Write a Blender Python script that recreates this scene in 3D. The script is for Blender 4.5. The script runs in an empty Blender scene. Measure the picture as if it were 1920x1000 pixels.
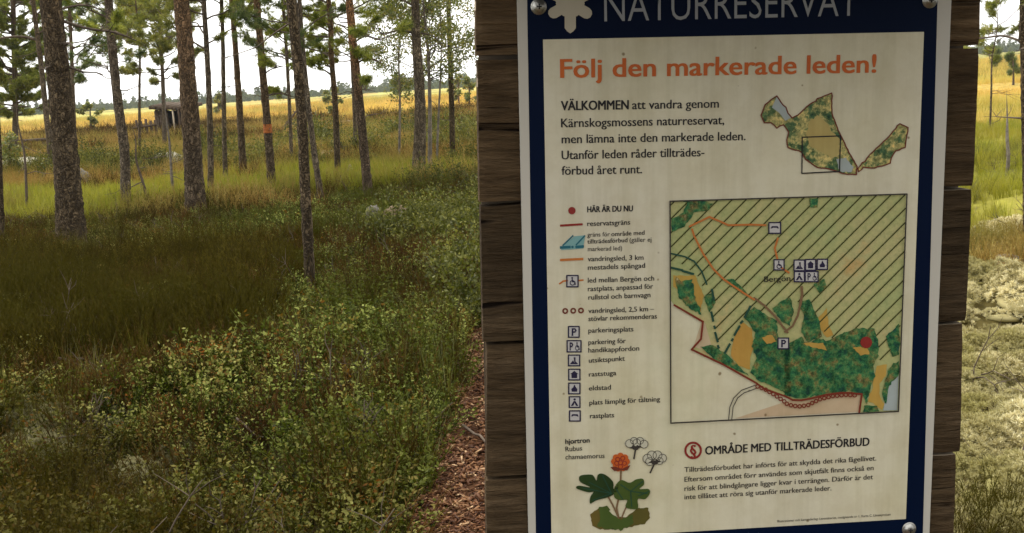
import bpy, bmesh, math, random
import numpy as np
from mathutils import Matrix, Vector
from mathutils.geometry import tessellate_polygon

SC = bpy.context.scene
COL = SC.collection
rng = np.random.default_rng(7)
random.seed(7)
R_ = math.radians

# ------------------------------------------------------------------ camera
F, ROLL, EYE = 2100.0, R_(-3.7), 1.5
PITCH = math.atan(350 / F)
CAMM = Matrix.Translation((0, 0, EYE)) @ Matrix.Rotation(math.pi / 2 - PITCH, 4, 'X') @ Matrix.Rotation(ROLL, 4, 'Z')
cd = bpy.data.cameras.new('camera')
cd.sensor_width = 36
cd.lens = 36 * F / 1920
cd.clip_start = 0.05
cd.clip_end = 6000
cam = bpy.data.objects.new('camera', cd)
cam.matrix_world = CAMM
COL.objects.link(cam)
SC.camera = cam

# ------------------------------------------------------------------ world, sun, exposure
SUN_EL, SUN_AZ = R_(48), R_(-28)          # azimuth from +Y (view direction), negative = left
sund = Vector((math.sin(SUN_AZ) * math.cos(SUN_EL), math.cos(SUN_AZ) * math.cos(SUN_EL), math.sin(SUN_EL)))
SC.view_settings.view_transform = 'Standard'
SC.view_settings.look = 'None'
SC.view_settings.exposure = 0.9
SC.view_settings.gamma = 1.0
SC.view_settings.use_curve_mapping = False
SC.cycles.max_bounces = 6
SC.cycles.transparent_max_bounces = 6
SC.cycles.sample_clamp_indirect = 4.0

W = bpy.data.worlds.new('World')
SC.world = W
W.use_nodes = True
nt = W.node_tree
nt.nodes.clear()


def N(tree, typ, **kw):
    n = tree.nodes.new(typ)
    for k, v in kw.items():
        if k.startswith('i_'):
            n.inputs[k[2:].replace('_', ' ')].default_value = v
        else:
            setattr(n, k, v)
    return n


out = N(nt, 'ShaderNodeOutputWorld')
sky = N(nt, 'ShaderNodeTexSky', sky_type='NISHITA', sun_disc=False)
sky.sun_elevation = SUN_EL
sky.sun_rotation = SUN_AZ
sky.air_density = 1.0
sky.dust_density = 2.0
bgs = N(nt, 'ShaderNodeBackground', i_Strength=0.10)
nt.links.new(sky.outputs[0], bgs.inputs[0])
tc = N(nt, 'ShaderNodeTexCoord')
mp = N(nt, 'ShaderNodeMapping')
mp.inputs['Scale'].default_value = (2.2, 2.2, 6.0)
nt.links.new(tc.outputs['Generated'], mp.inputs[0])
no = N(nt, 'ShaderNodeTexNoise', i_Scale=1.6, i_Detail=6.0, i_Roughness=0.6)
nt.links.new(mp.outputs[0], no.inputs[0])
rmp = N(nt, 'ShaderNodeValToRGB')
rmp.color_ramp.elements[0].position = 0.34
rmp.color_ramp.elements[1].position = 0.46
nt.links.new(no.outputs[0], rmp.inputs[0])
# cloud deck: thickest light around the veiled sun, darker on the far side of the sky
dt = N(nt, 'ShaderNodeVectorMath', operation='DOT_PRODUCT')
nt.links.new(tc.outputs['Generated'], dt.inputs[0])
dt.inputs[1].default_value = sund
mr = N(nt, 'ShaderNodeMapRange')
mr.inputs['From Min'].default_value = -0.6
mr.inputs['From Max'].default_value = 1.0
mr.inputs['To Min'].default_value = 0.35
mr.inputs['To Max'].default_value = 1.5
nt.links.new(dt.outputs['Value'], mr.inputs['Value'])
bgc = N(nt, 'ShaderNodeBackground')
bgc.inputs[0].default_value = (1.0, 0.985, 0.95, 1)
nt.links.new(mr.outputs[0], bgc.inputs[1])
mx = N(nt, 'ShaderNodeMixShader')
nt.links.new(rmp.outputs[0], mx.inputs[0])
nt.links.new(bgs.outputs[0], mx.inputs[1])
nt.links.new(bgc.outputs[0], mx.inputs[2])
nt.links.new(mx.outputs[0], out.inputs[0])

sl = bpy.data.lights.new('sun', 'SUN')
sl.energy = 1.5
sl.angle = R_(14)
sl.color = (1.0, 0.95, 0.86)
so = bpy.data.objects.new('sun', sl)
so.rotation_euler = (-sund).to_track_quat('-Z', 'Y').to_euler()
so.location = (-6, 12, 30)
COL.objects.link(so)


# ------------------------------------------------------------------ helpers: objects
def tag(o, label=None, cat=None, group=None, kind=None):
    if label:
        o['label'] = label
    if cat:
        o['category'] = cat
    if group:
        o['group'] = group
    if kind:
        o['kind'] = kind
    return o


def empty(name, loc=(0, 0, 0)):
    o = bpy.data.objects.new(name, None)
    o.location = loc
    o.empty_display_size = 0.1
    COL.objects.link(o)
    return o


def link(name, me, mats, parent=None, smooth=False):
    o = bpy.data.objects.new(name, me)
    if not isinstance(mats, (list, tuple)):
        mats = [mats]
    if not me.materials:
        for m in mats:
            me.materials.append(m)
    if smooth:
        me.polygons.foreach_set('use_smooth', np.ones(len(me.polygons), bool))
    COL.objects.link(o)
    if parent:
        o.parent = parent
    return o


def mesh_np(V, faces, attr=None):
    """V (n,3); faces: list of (m,k) index arrays; attr: dict name -> per-vertex floats"""
    me = bpy.data.meshes.new('mesh')
    V = np.asarray(V, np.float32)
    me.vertices.add(len(V))
    me.vertices.foreach_set('co', V.ravel())
    faces = [np.asarray(f, np.int32) for f in faces if len(f)]
    loops = np.concatenate([f.ravel() for f in faces])
    sizes = np.concatenate([np.full(len(f), f.shape[1], np.int32) for f in faces])
    me.loops.add(len(loops))
    me.loops.foreach_set('vertex_index', loops)
    me.polygons.add(len(sizes))
    starts = np.concatenate([[0], np.cumsum(sizes)[:-1]]).astype(np.int32)
    me.polygons.foreach_set('loop_start', starts)
    me.update(calc_edges=True)
    if attr:
        for k, a in attr.items():
            a = np.asarray(a, np.float32)
            if a.ndim == 1:
                at = me.attributes.new(k, 'FLOAT', 'POINT')
                at.data.foreach_set('value', a)
            else:
                at = me.attributes.new(k, 'FLOAT_COLOR', 'POINT')
                at.data.foreach_set('color', np.c_[a, np.ones(len(a))].astype(np.float32).ravel())
    me.validate()
    return me


class MB:
    """collects pieces into one mesh"""
    def __init__(s):
        s.V, s.F, s.A, s.n = [], [], [], 0

    def add(s, V, faces, tint=0.5):
        V = np.asarray(V, float)
        s.V.append(V)
        for f in faces:
            if len(f):
                s.F.append(np.asarray(f, np.int64) + s.n)
        s.A.append(np.full(len(V), tint, float) if np.isscalar(tint) else np.asarray(tint, float))
        s.n += len(V)

    def box(s, c, d, M=None, tint=0.5):
        c = np.asarray(c, float)
        d = np.asarray(d, float) / 2
        P = np.array([[x, y, z] for z in (-1, 1) for y in (-1, 1) for x in (-1, 1)]) * d + c
        if M is not None:
            P = P @ np.asarray(M.to_3x3()).T + np.asarray(M.translation)
        s.add(P, [[[0, 2, 3, 1], [4, 5, 7, 6], [0, 1, 5, 4], [2, 6, 7, 3], [0, 4, 6, 2], [1, 3, 7, 5]]], tint)

    def tube(s, P, rad, sides=6, tint=0.5, cap=True, jitter=0.0, r=None):
        P = np.asarray(P, float)
        n = len(P)
        rad = np.broadcast_to(np.asarray(rad, float), (n,))
        T = np.gradient(P, axis=0)
        T /= np.linalg.norm(T, axis=1)[:, None] + 1e-9
        ref = np.array([0.31, 0.95, 0.05]) if abs(T[0][1]) < 0.9 else np.array([1.0, 0.1, 0])
        A = np.cross(T, ref)
        A /= np.linalg.norm(A, axis=1)[:, None] + 1e-9
        B = np.cross(T, A)
        th = np.arange(sides) * 2 * math.pi / sides
        rr = rad[:, None] * np.ones(sides)[None]
        if jitter:
            rr = rr * (1 + jitter * (r or rng).normal(size=(n, sides)))
        V = P[:, None] + rr[..., None] * (np.cos(th)[None, :, None] * A[:, None] + np.sin(th)[None, :, None] * B[:, None])
        i = np.arange(n - 1)[:, None] * sides
        j = np.arange(sides)[None]
        k = (j + 1) % sides
        Q = np.stack([i + j, i + k, i + sides + k, i + sides + j], -1).reshape(-1, 4)
        V = V.reshape(-1, 3)
        fs = [Q]
        if cap:
            fs.append(np.arange(sides)[None, ::-1])
            fs.append((np.arange(sides) + (n - 1) * sides)[None])
        s.add(V, fs, tint)

    def mesh(s):
        g = {}
        for f in s.F:
            g.setdefault(f.shape[1], []).append(f)
        return mesh_np(np.concatenate(s.V), [np.concatenate(v) for v in g.values()], {'tint': np.concatenate(s.A)})


# ------------------------------------------------------------------ helpers: noise and terrain
def _hash(ix, iy, seed):
    h = (ix.astype(np.int64) * 374761393 + iy.astype(np.int64) * 668265263 + seed * 974634217) & 0x7fffffff
    h = ((h ^ (h >> 13)) * 1274126177) & 0x7fffffff
    return ((h ^ (h >> 16)) & 0xffff) / 65535.0


def vn(x, y, seed=0):
    x = np.asarray(x, float)
    y = np.asarray(y, float)
    ix, iy = np.floor(x), np.floor(y)
    fx, fy = x - ix, y - iy
    fx = fx * fx * (3 - 2 * fx)
    fy = fy * fy * (3 - 2 * fy)
    a, b = _hash(ix, iy, seed), _hash(ix + 1, iy, seed)
    c, d = _hash(ix, iy + 1, seed), _hash(ix + 1, iy + 1, seed)
    return (a * (1 - fx) + b * fx) * (1 - fy) + (c * (1 - fx) + d * fx) * fy


def fbm(x, y, seed=0, o=3):
    v, a, t = 0, 1, 0
    for i in range(o):
        v = v + a * vn(x * 2 ** i, y * 2 ** i, seed + i)
        t += a
        a *= 0.5
    return v / t


def ss(a, b, x):
    t = np.clip((np.asarray(x, float) - a) / (b - a), 0, 1)
    return t * t * (3 - 2 * t)


PATH = np.array([(0.16, -6, .5), (0.12, 0, .48), (0.10, 3.6, .46), (0.2, 5.2, .46), (0.16, 6.2, .42), (-0.2, 7.1, .26), (-0.95, 7.9, .15)])


def path_d(x, y):
    """signed distance to the edge of the chip path (negative inside)"""
    x = np.asarray(x, float)
    y = np.asarray(y, float)
    best = np.full(np.broadcast(x, y).shape, 1e9)
    for (x0, y0, w0), (x1, y1, w1) in zip(PATH[:-1], PATH[1:]):
        dx, dy = x1 - x0, y1 - y0
        t = np.clip(((x - x0) * dx + (y - y0) * dy) / (dx * dx + dy * dy), 0, 1)
        d = np.hypot(x - x0 - t * dx, y - y0 - t * dy) - (w0 + t * (w1 - w0))
        best = np.minimum(best, d)
    return best + 0.10 * (fbm(x * 2.5, y * 2.5, 91) - .5)


def terrain(x, y):
    x = np.asarray(x, float)
    y = np.asarray(y, float)
    z = -0.9 * ss(14, 60, y)
    hum = (fbm(x * .75, y * .75, 3) - .5) * .22 + (fbm(x * 2.3, y * 2.3, 9) - .5) * .07
    right = ss(.25, .4, x / np.maximum(y, 1)) * ss(2, 3, y) * (1 - ss(8, 14, y))
    hum = hum * (1 + 1.8 * right)
    hum = hum * ss(-.05, .5, path_d(x, y)) * (1 - .8 * ss(25, 60, y))
    return z + hum + ss(40, 90, y) * (fbm(x / 22, y / 22, 5) - .5) * .3 + ss(20, 28, y) * (1 - ss(62, 85, y)) * ((fbm(x / 4.5, y / 4.5, 15) - .45) * .75 + .12)


CR = np.array(CAMM.to_3x3())


def ray(px, py):
    d = CR @ np.array([(px - 960) / F, -(py - 500) / F, -1.0])
    return d / np.linalg.norm(d)


def ground_at(px, py, tmax=400):
    """where the line of sight through a photo pixel meets the terrain (used once, to read positions off the photograph)"""
    d = ray(px, py)
    t = np.concatenate([np.arange(2, 40, .02), np.arange(40, tmax, .2)])
    P = np.array([0, 0, EYE]) + t[:, None] * d
    below = P[:, 2] < terrain(P[:, 0], P[:, 1])
    i = np.argmax(below) if below.any() else len(t) - 1
    return P[i]


def on_depth(px, py, Y):
    d = ray(px, py)
    return np.array([0, 0, EYE]) + d * (Y / d[1])


# ------------------------------------------------------------------ helpers: materials
def mat(name):
    m = bpy.data.materials.new(name)
    m.use_nodes = True
    t = m.node_tree
    t.nodes.clear()
    o = t.nodes.new('ShaderNodeOutputMaterial')
    return m, t, o


def ramp(t, src, stops):
    r = t.nodes.new('ShaderNodeValToRGB')
    e = r.color_ramp.elements
    while len(e) < len(stops):
        e.new(0.5)
    for i, (p, c) in enumerate(stops):
        e[i].position = p
        e[i].color = (*c, 1) if len(c) == 3 else c
    t.links.new(src, r.inputs[0])
    return r.outputs[0]


def noise(t, scale, detail=4.0, rough=0.6, vec=None, stretch=None, coord='Object'):
    tc = t.nodes.new('ShaderNodeTexCoord')
    v = t.nodes.new('ShaderNodeNewGeometry').outputs['Position'] if coord == 'World' else tc.outputs[coord]
    if stretch:
        mpn = t.nodes.new('ShaderNodeMapping')
        mpn.inputs['Scale'].default_value = stretch
        t.links.new(v, mpn.inputs[0])
        v = mpn.outputs[0]
    n = t.nodes.new('ShaderNodeTexNoise')
    n.inputs['Scale'].default_value = scale
    n.inputs['Detail'].default_value = detail
    n.inputs['Roughness'].default_value = rough
    t.links.new(v, n.inputs[0])
    return n.outputs[0]


def mixc(t, f, a, b, mode='MIX'):
    m = t.nodes.new('ShaderNodeMix')
    m.data_type = 'RGBA'
    m.blend_type = mode
    for s, v in ((m.inputs[0], f), (m.inputs[6], a), (m.inputs[7], b)):
        if isinstance(v, (int, float)):
            s.default_value = v
        elif isinstance(v, tuple):
            s.default_value = (*v, 1) if len(v) == 3 else v
        else:
            t.links.new(v, s)
    return m.outputs[2]


def princ(t, o, color, rough=0.7, spec=0.3, bump=None, bstr=0.4, bdist=0.01, metal=0.0):
    p = t.nodes.new('ShaderNodeBsdfPrincipled')
    p.inputs['Roughness'].default_value = rough
    p.inputs['Specular IOR Level'].default_value = spec
    p.inputs['Metallic'].default_value = metal
    if isinstance(color, tuple):
        p.inputs['Base Color'].default_value = (*color, 1)
    else:
        t.links.new(color, p.inputs['Base Color'])
    if bump is not None:
        b = t.nodes.new('ShaderNodeBump')
        b.inputs['Strength'].default_value = bstr
        b.inputs['Distance'].default_value = bdist
        t.links.new(bump, b.inputs['Height'])
        t.links.new(b.outputs[0], p.inputs['Normal'])
    t.links.new(p.outputs[0], o.inputs[0])
    return p


def simple(name, c, rough=0.6, spec=0.3, var=0.25, scale=30, bstr=0.15, metal=0.0):
    m, t, o = mat(name)
    n = noise(t, scale)
    lo = tuple(x * (1 - var) for x in c)
    hi = tuple(min(1, x * (1 + var)) for x in c)
    princ(t, o, ramp(t, n, [(0.3, lo), (0.7, hi)]), rough, spec, n, bstr, 0.004, metal)
    return m


def leafmat(name, stops, patch=None, transl=0.35, gloss=0.06, attr=False, pscale=.9):
    """foliage: colour varies plant by plant (or tuft by tuft), in drifts across the ground; light passes through"""
    m, t, o = mat(name)
    if attr:
        a = t.nodes.new('ShaderNodeAttribute')
        a.attribute_name = 'tint'
        src = a.outputs['Fac']
    else:
        a = t.nodes.new('ShaderNodeAttribute')
        a.attribute_name = 'tint'
        w_ = t.nodes.new('ShaderNodeMix')
        w_.inputs[0].default_value = .5
        t.links.new(t.nodes.new('ShaderNodeObjectInfo').outputs['Random'], w_.inputs[2])
        t.links.new(a.outputs['Fac'], w_.inputs[3])
        src = w_.outputs[0]
    c = ramp(t, src, stops)
    if patch:
        n = noise(t, pscale, 3.0, coord='World')
        f = ramp(t, n, [(0.42, (0, 0, 0)), (0.62, (1, 1, 1))])
        c = mixc(t, f, c, patch)
    d = t.nodes.new('ShaderNodeBsdfDiffuse')
    tr = t.nodes.new('ShaderNodeBsdfTranslucent')
    t.links.new(c, d.inputs[0])
    t.links.new(c, tr.inputs[0])
    mx = t.nodes.new('ShaderNodeMixShader')
    mx.inputs[0].default_value = transl
    t.links.new(d.outputs[0], mx.inputs[1])
    t.links.new(tr.outputs[0], mx.inputs[2])
    g = t.nodes.new('ShaderNodeBsdfGlossy')
    g.inputs['Roughness'].default_value = 0.45
    m2 = t.nodes.new('ShaderNodeMixShader')
    m2.inputs[0].default_value = gloss
    t.links.new(mx.outputs[0], m2.inputs[1])
    t.links.new(g.outputs[0], m2.inputs[2])
    t.links.new(m2.outputs[0], o.inputs[0])
    return m


M = {}


def bark(name, low, low2, up, zmix):
    m, t, o = mat(name)
    n = noise(t, 7, 6, .7, stretch=(2.2, 2.2, .6))
    v = t.nodes.new('ShaderNodeTexVoronoi')
    v.feature = 'DISTANCE_TO_EDGE'
    v.inputs['Scale'].default_value = 27
    tcx = t.nodes.new('ShaderNodeTexCoord')
    mpx = t.nodes.new('ShaderNodeMapping')
    mpx.inputs['Scale'].default_value = (1.5, 1.5, .28)
    nn = noise(t, 5, 3)
    va = t.nodes.new('ShaderNodeVectorMath')
    va.operation = 'MULTIPLY_ADD'
    t.links.new(nn, va.inputs[0])
    va.inputs[1].default_value = (.5, .5, .5)
    t.links.new(tcx.outputs['Object'], va.inputs[2])
    t.links.new(va.outputs[0], mpx.inputs[0])
    t.links.new(mpx.outputs[0], v.inputs['Vector'])
    crack = ramp(t, v.outputs['Distance'], [(0.0, (0, 0, 0)), (0.22, (1, 1, 1))])
    c = ramp(t, n, [(0.3, low), (0.55, low2), (0.75, tuple(min(1, x * 1.7) for x in low2))])
    sep = t.nodes.new('ShaderNodeSeparateXYZ')
    t.links.new(tcx.outputs['Object'], sep.inputs[0])
    ad = t.nodes.new('ShaderNodeMath')
    ad.operation = 'ADD'
    t.links.new(sep.outputs['Z'], ad.inputs[0])
    n2 = noise(t, 2.5, 3)
    t.links.new(n2, ad.inputs[1])
    zr = t.nodes.new('ShaderNodeMapRange')
    zr.inputs['From Min'].default_value = zmix[0] + .5
    zr.inputs['From Max'].default_value = zmix[1] + .5
    t.links.new(ad.outputs[0], zr.inputs['Value'])
    upc = ramp(t, n, [(0.3, tuple(x * .6 for x in up)), (0.7, up)])
    c = mixc(t, zr.outputs[0], c, upc)
    c = mixc(t, crack, tuple(x * .6 for x in low), c)
    mul = t.nodes.new('ShaderNodeMath')
    mul.operation = 'MULTIPLY_ADD'
    t.links.new(crack, mul.inputs[0])
    mul.inputs[1].default_value = 1.0
    t.links.new(n, mul.inputs[2])
    princ(t, o, c, 0.9, 0.15, mul.outputs[0], 0.9, 0.025)
    return m


M['bark_dark'] = bark('dark pine bark', (.07, .050, .030), (.20, .145, .085), (.30, .17, .09), (2.2, 4.5))
M['bark_red'] = bark('reddish pine bark', (.08, .058, .036), (.25, .185, .12), (.42, .25, .13), (.9, 2.4))
M['bark_orange'] = bark('orange upper pine bark', (.08, .058, .036), (.22, .155, .10), (.60, .30, .13), (1.35, 2.1))
M['bark_grey'] = bark('grey pine bark', (.11, .085, .06), (.32, .25, .17), (.30, .18, .11), (2, 5))
M['dead_wood'] = simple('weathered dead wood', (.13, .10, .075), .9, .1, .4, 14, .5)
M['birch_bark'] = simple('young birch bark', (.20, .17, .14), .8, .2, .5, 18, .3)
M['paint_orange'] = simple('faded orange trail paint', (.42, .14, .045), .8, .15, .45, 40, .6)
M['pine_a'] = leafmat('pine needles', [(0, (.09, .12, .015)), (.5, (.23, .27, .035)), (1, (.46, .46, .08))], attr=True, gloss=.02, transl=.5)
M['pine_b'] = leafmat('blue green pine needles', [(0, (.06, .10, .03)), (.5, (.15, .20, .06)), (1, (.29, .31, .10))], attr=True, gloss=.02, transl=.5)
M['pine_y'] = leafmat('yellow green pine needles', [(0, (.10, .12, .012)), (.5, (.23, .25, .035)), (1, (.42, .39, .07))], attr=True, transl=.5, gloss=.05)
M['birch_leaf'] = leafmat('birch leaves', [(0, (.09, .13, .02)), (.5, (.19, .22, .045)), (1, (.36, .31, .06))], attr=True, transl=.45)
M['far'] = leafmat('far forest needles', [(0, (.085, .115, .045)), (1, (.20, .21, .08))], transl=.25, gloss=0)
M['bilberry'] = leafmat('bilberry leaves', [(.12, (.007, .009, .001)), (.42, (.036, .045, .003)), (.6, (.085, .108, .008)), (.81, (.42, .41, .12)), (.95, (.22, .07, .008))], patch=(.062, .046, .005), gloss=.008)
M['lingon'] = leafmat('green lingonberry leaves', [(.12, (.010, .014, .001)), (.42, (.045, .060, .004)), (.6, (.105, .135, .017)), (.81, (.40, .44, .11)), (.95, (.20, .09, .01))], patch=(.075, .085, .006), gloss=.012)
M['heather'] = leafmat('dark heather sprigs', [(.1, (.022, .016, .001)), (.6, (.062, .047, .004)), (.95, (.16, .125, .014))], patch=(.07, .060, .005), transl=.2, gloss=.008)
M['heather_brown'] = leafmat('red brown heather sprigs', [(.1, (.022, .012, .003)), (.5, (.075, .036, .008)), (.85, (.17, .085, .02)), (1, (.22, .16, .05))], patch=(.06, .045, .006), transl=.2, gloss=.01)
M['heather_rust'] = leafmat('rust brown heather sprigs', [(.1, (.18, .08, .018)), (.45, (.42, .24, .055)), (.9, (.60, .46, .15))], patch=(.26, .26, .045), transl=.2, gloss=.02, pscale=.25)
M['grass_green'] = leafmat('bright green sedge', [(.1, (.15, .17, .008)), (.9, (.40, .40, .035))], patch=(.34, .30, .035), gloss=.03)
M['grass_olive'] = leafmat('olive grass', [(.1, (.06, .055, .006)), (.9, (.18, .16, .02))], patch=(.10, .11, .01), gloss=.03)
M['grass_gold'] = leafmat('golden bog sedge', [(0, (.44, .25, .045)), (.6, (.74, .48, .11)), (1, (.86, .68, .26))], patch=(.56, .48, .11), pscale=.04, gloss=.02)
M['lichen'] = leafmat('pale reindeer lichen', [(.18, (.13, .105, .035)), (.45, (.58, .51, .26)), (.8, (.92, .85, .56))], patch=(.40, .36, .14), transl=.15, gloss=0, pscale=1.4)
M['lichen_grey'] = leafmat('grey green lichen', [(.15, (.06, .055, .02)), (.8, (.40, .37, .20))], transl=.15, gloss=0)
M['chip'] = leafmat('red brown wood chips', [(0, (.04, .014, .005)), (.5, (.14, .055, .02)), (.74, (.26, .125, .05)), (.9, (.60, .40, .22))], transl=0, gloss=.03)
M['bush'] = leafmat('bush leaves', [(.1, (.035, .042, .004)), (.5, (.10, .11, .010)), (.9, (.26, .25, .05))], gloss=.03)
M['rock'] = simple('grey lichen covered rock', (.22, .20, .16), .9, .2, .45, 6, .6)
M['rock_pale'] = simple('pale stone', (.42, .39, .29), .9, .2, .25, 9, .5)
M['stump'] = simple('mossy brown stump wood', (.20, .15, .09), .9, .1, .5, 9, .6)
M['hut_wood'] = simple('grey brown hut timber', (.085, .06, .04), .9, .1, .4, 5, .4)
M['hut_pale'] = simple('pale debarked post', (.50, .42, .30), .8, .2, .2, 5, .3)

# ground: tints by zone come from the map colour, broken up by noise
m, t, o = mat('mossy ground')
a = t.nodes.new('ShaderNodeAttribute')
a.attribute_name = 'zone'
n1 = noise(t, 3.0, 8, .7, coord='World')
n2 = noise(t, .12, 6, .65, coord='World', stretch=(1, .35, 1))
c = mixc(t, 1.0, a.outputs['Color'], ramp(t, n1, [(0.25, (.45, .42, .40)), (0.7, (1.25, 1.25, 1.2))]), 'MULTIPLY')
c = mixc(t, 1.0, c, ramp(t, n2, [(0.3, (.75, .85, .8)), (0.7, (1.15, 1.05, 1.0))]), 'MULTIPLY')
princ(t, o, c, .95, .1, n1, .7, .05)
M['ground'] = m
m, t, o = mat('trodden soil and bark litter')
n1 = noise(t, 40, 6, .7)
princ(t, o, ramp(t, n1, [(0.3, (.03, .013, .006)), (0.55, (.08, .035, .015)), (0.75, (.15, .075, .035))]), .95, .1, n1, .9, .02)
M['soil'] = m

# ================================================================== GROUND
def zone_color(x, y):
    x = np.asarray(x, float)
    y = np.asarray(y, float)
    yy = np.maximum(y, .5)
    s = x / yy
    w = (fbm(x * .35, y * .2, 31) - .5) * 7 * ss(3, 20, yy)
    q = yy + w
    C = np.empty(x.shape + (3,))
    C[:] = (.040, .030, .007)

    def lay(k, c):
        C[:] = C * (1 - k[..., None]) + np.array(c) * k[..., None]
    lay(ss(9, 12, q), (.08, .065, .012))
    lay(ss(15.5, 17, q) * (1 - ss(20, 22, q)) * ss(.35, .55, vn(x * .22, y * .1, 77) + .25 * (s < -.25)), (.26, .28, .045))
    lay(ss(20, 23, q), (.32, .21, .055))
    lay(ss(20, 23, q) * ss(.5, .65, vn(x * .3, y * .12, 78)), (.13, .13, .035))
    lay(ss(72, 95, q), (.68, .44, .11))
    lay(ss(72, 95, q) * ss(.45, .7, fbm(x / 14, y / 40, 79)), (.52, .44, .09))
    lay(ss(110, 240, yy + 40 * fbm(x / 30, y / 60, 80)), (.48, .46, .12))
    lay(ss(72, 95, q) * ss(.56, .66, fbm(x / 9, y / 30, 81)), (.28, .25, .05))
    lay(ss(72, 95, q) * ss(.58, .70, fbm(x / 6, y / 22, 82)), (.50, .26, .06))
    r = ss(.22, .34, s)
    lay(r * ss(2.9, 3.6, yy), (.13, .10, .035))
    lay(r * ss(6.4, 7.2, q), (.16, .10, .04))
    lay(r * ss(8.5, 10, q), (.30, .28, .05))
    lay(r * ss(22, 32, q), (.45, .33, .08))
    lay(r * ss(150, 320, yy), (.30, .28, .07))
    return C


ys = np.concatenate([np.arange(-30, 2, 1.5), np.arange(2, 17, .07), 17 * 1.022 ** np.arange(0, 235)])
sx = np.linspace(-1, 1, 261)
GY, GS = np.meshgrid(ys, sx, indexing='ij')
GX = GS * np.maximum(14, .85 * GY + 4)
GZ = terrain(GX, GY)
V = np.stack([GX, GY, GZ], -1).reshape(-1, 3)
nr, nc = GX.shape
i = np.arange(nr - 1)[:, None] * nc + np.arange(nc - 1)[None]
Q = np.stack([i, i + 1, i + nc + 1, i + nc], -1).reshape(-1, 4)
g = link('ground', mesh_np(V, [Q], {'zone': zone_color(GX, GY).reshape(-1, 3)}), M['ground'], smooth=True)
tag(g, kind='structure')

# chip path: a strip lying on the ground
pv, pt = [], []
yy = np.arange(-4, 8.2, .06)
cx = np.interp(yy, PATH[:, 1], PATH[:, 0])
for yv, c in zip(yy, cx):
    xs = np.linspace(c - .75, c + .75, 40)
    pv.append(np.stack([xs, np.full(40, yv), terrain(xs, np.full(40, yv)) + .012], -1))
pv = np.array(pv)
i = np.arange(len(yy) - 1)[:, None] * 40 + np.arange(39)[None]
Q = np.stack([i, i + 1, i + 41, i + 40], -1).reshape(-1, 4)
cen = pv.reshape(-1, 3)[Q].mean(1)
Q = Q[path_d(cen[:, 0], cen[:, 1]) < .02]
tag(link('path', mesh_np(pv.reshape(-1, 3), [Q]), M['soil'], smooth=True), kind='structure')

# ================================================================== GROUND COVER (instanced from small prototype plants)
def unit(v):
    return v / (np.linalg.norm(v, axis=-1, keepdims=True) + 1e-9)


def leaves(base, direc, L, Wd, r, fold=.25):
    """diamond leaves, two triangles each"""
    n = len(base)
    d = unit(direc)
    sd = unit(np.cross(d, unit(r.normal(size=(n, 3)))))
    up = np.cross(sd, d)
    L = np.broadcast_to(L, (n,))[:, None]
    Wd = np.broadcast_to(Wd, (n,))[:, None]
    mid = base + d * L * .45 + up * L * fold * .3
    V = np.stack([base, mid + sd * Wd / 2, base + d * L, mid - sd * Wd / 2], 1).reshape(-1, 3)
    k = np.arange(n)[:, None] * 4
    return V, [np.concatenate([k + [0, 1, 2], k + [0, 2, 3]])]


def needles(base, direc, L, Wd, r):
    n = len(base)
    d = unit(direc)
    sd = unit(np.cross(d, unit(r.normal(size=(n, 3)))))
    L = np.broadcast_to(L, (n,))[:, None]
    Wd = np.broadcast_to(Wd, (n,))[:, None]
    V = np.stack([base - sd * Wd / 2, base + sd * Wd / 2, base + d * L], 1).reshape(-1, 3)
    return V, [np.arange(n * 3).reshape(-1, 3)]


def proto_bilberry(seed, h=.16, n=8, nl=18, spread=.075):
    r = np.random.default_rng(seed)
    b = MB()
    for k in range(n):
        a = r.uniform(0, 6.283)
        p0 = np.array([math.cos(a), math.sin(a), 0]) * spread * r.uniform(.1, .8)
        d = unit(np.array([math.cos(a) * .5, math.sin(a) * .5, 1]) + r.normal(size=3) * .2)
        t = np.linspace(0, 1, 4)
        hh = h * r.uniform(.6, 1.15)
        P = p0 + t[:, None] * d * hh + (t ** 2)[:, None] * r.normal(size=3) * [.03, .03, 0]
        b.tube(P, [.0014, .0012, .001, .0006], 3, cap=False)
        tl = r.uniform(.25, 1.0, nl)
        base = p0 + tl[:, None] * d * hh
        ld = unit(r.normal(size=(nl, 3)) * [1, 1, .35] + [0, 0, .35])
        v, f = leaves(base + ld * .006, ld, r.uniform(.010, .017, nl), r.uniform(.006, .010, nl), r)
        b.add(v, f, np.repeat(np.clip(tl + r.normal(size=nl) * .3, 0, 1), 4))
    return b.mesh()


def proto_heather(seed, h=.30, n=13, spread=.07, nl=20):
    r = np.random.default_rng(seed)
    b = MB()
    for k in range(n):
        a = r.uniform(0, 6.283)
        p0 = np.array([math.cos(a), math.sin(a), 0]) * spread * r.uniform(0, 1)
        d = unit(np.array([math.cos(a) * .3, math.sin(a) * .3, 1]) + r.normal(size=3) * .14)
        hh = h * r.uniform(.55, 1.1)
        t = np.linspace(0, 1, 4)
        P = p0 + t[:, None] * d * hh + (t ** 2)[:, None] * r.normal(size=3) * [.04, .04, .01]
        b.tube(P, [.0016, .0013, .0011, .0006], 3, cap=False)
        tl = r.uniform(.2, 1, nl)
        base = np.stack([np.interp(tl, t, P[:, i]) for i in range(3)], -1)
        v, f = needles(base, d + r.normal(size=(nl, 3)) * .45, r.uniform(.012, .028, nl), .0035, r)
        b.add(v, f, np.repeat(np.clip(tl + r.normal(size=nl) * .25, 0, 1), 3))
    return b.mesh()


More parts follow.
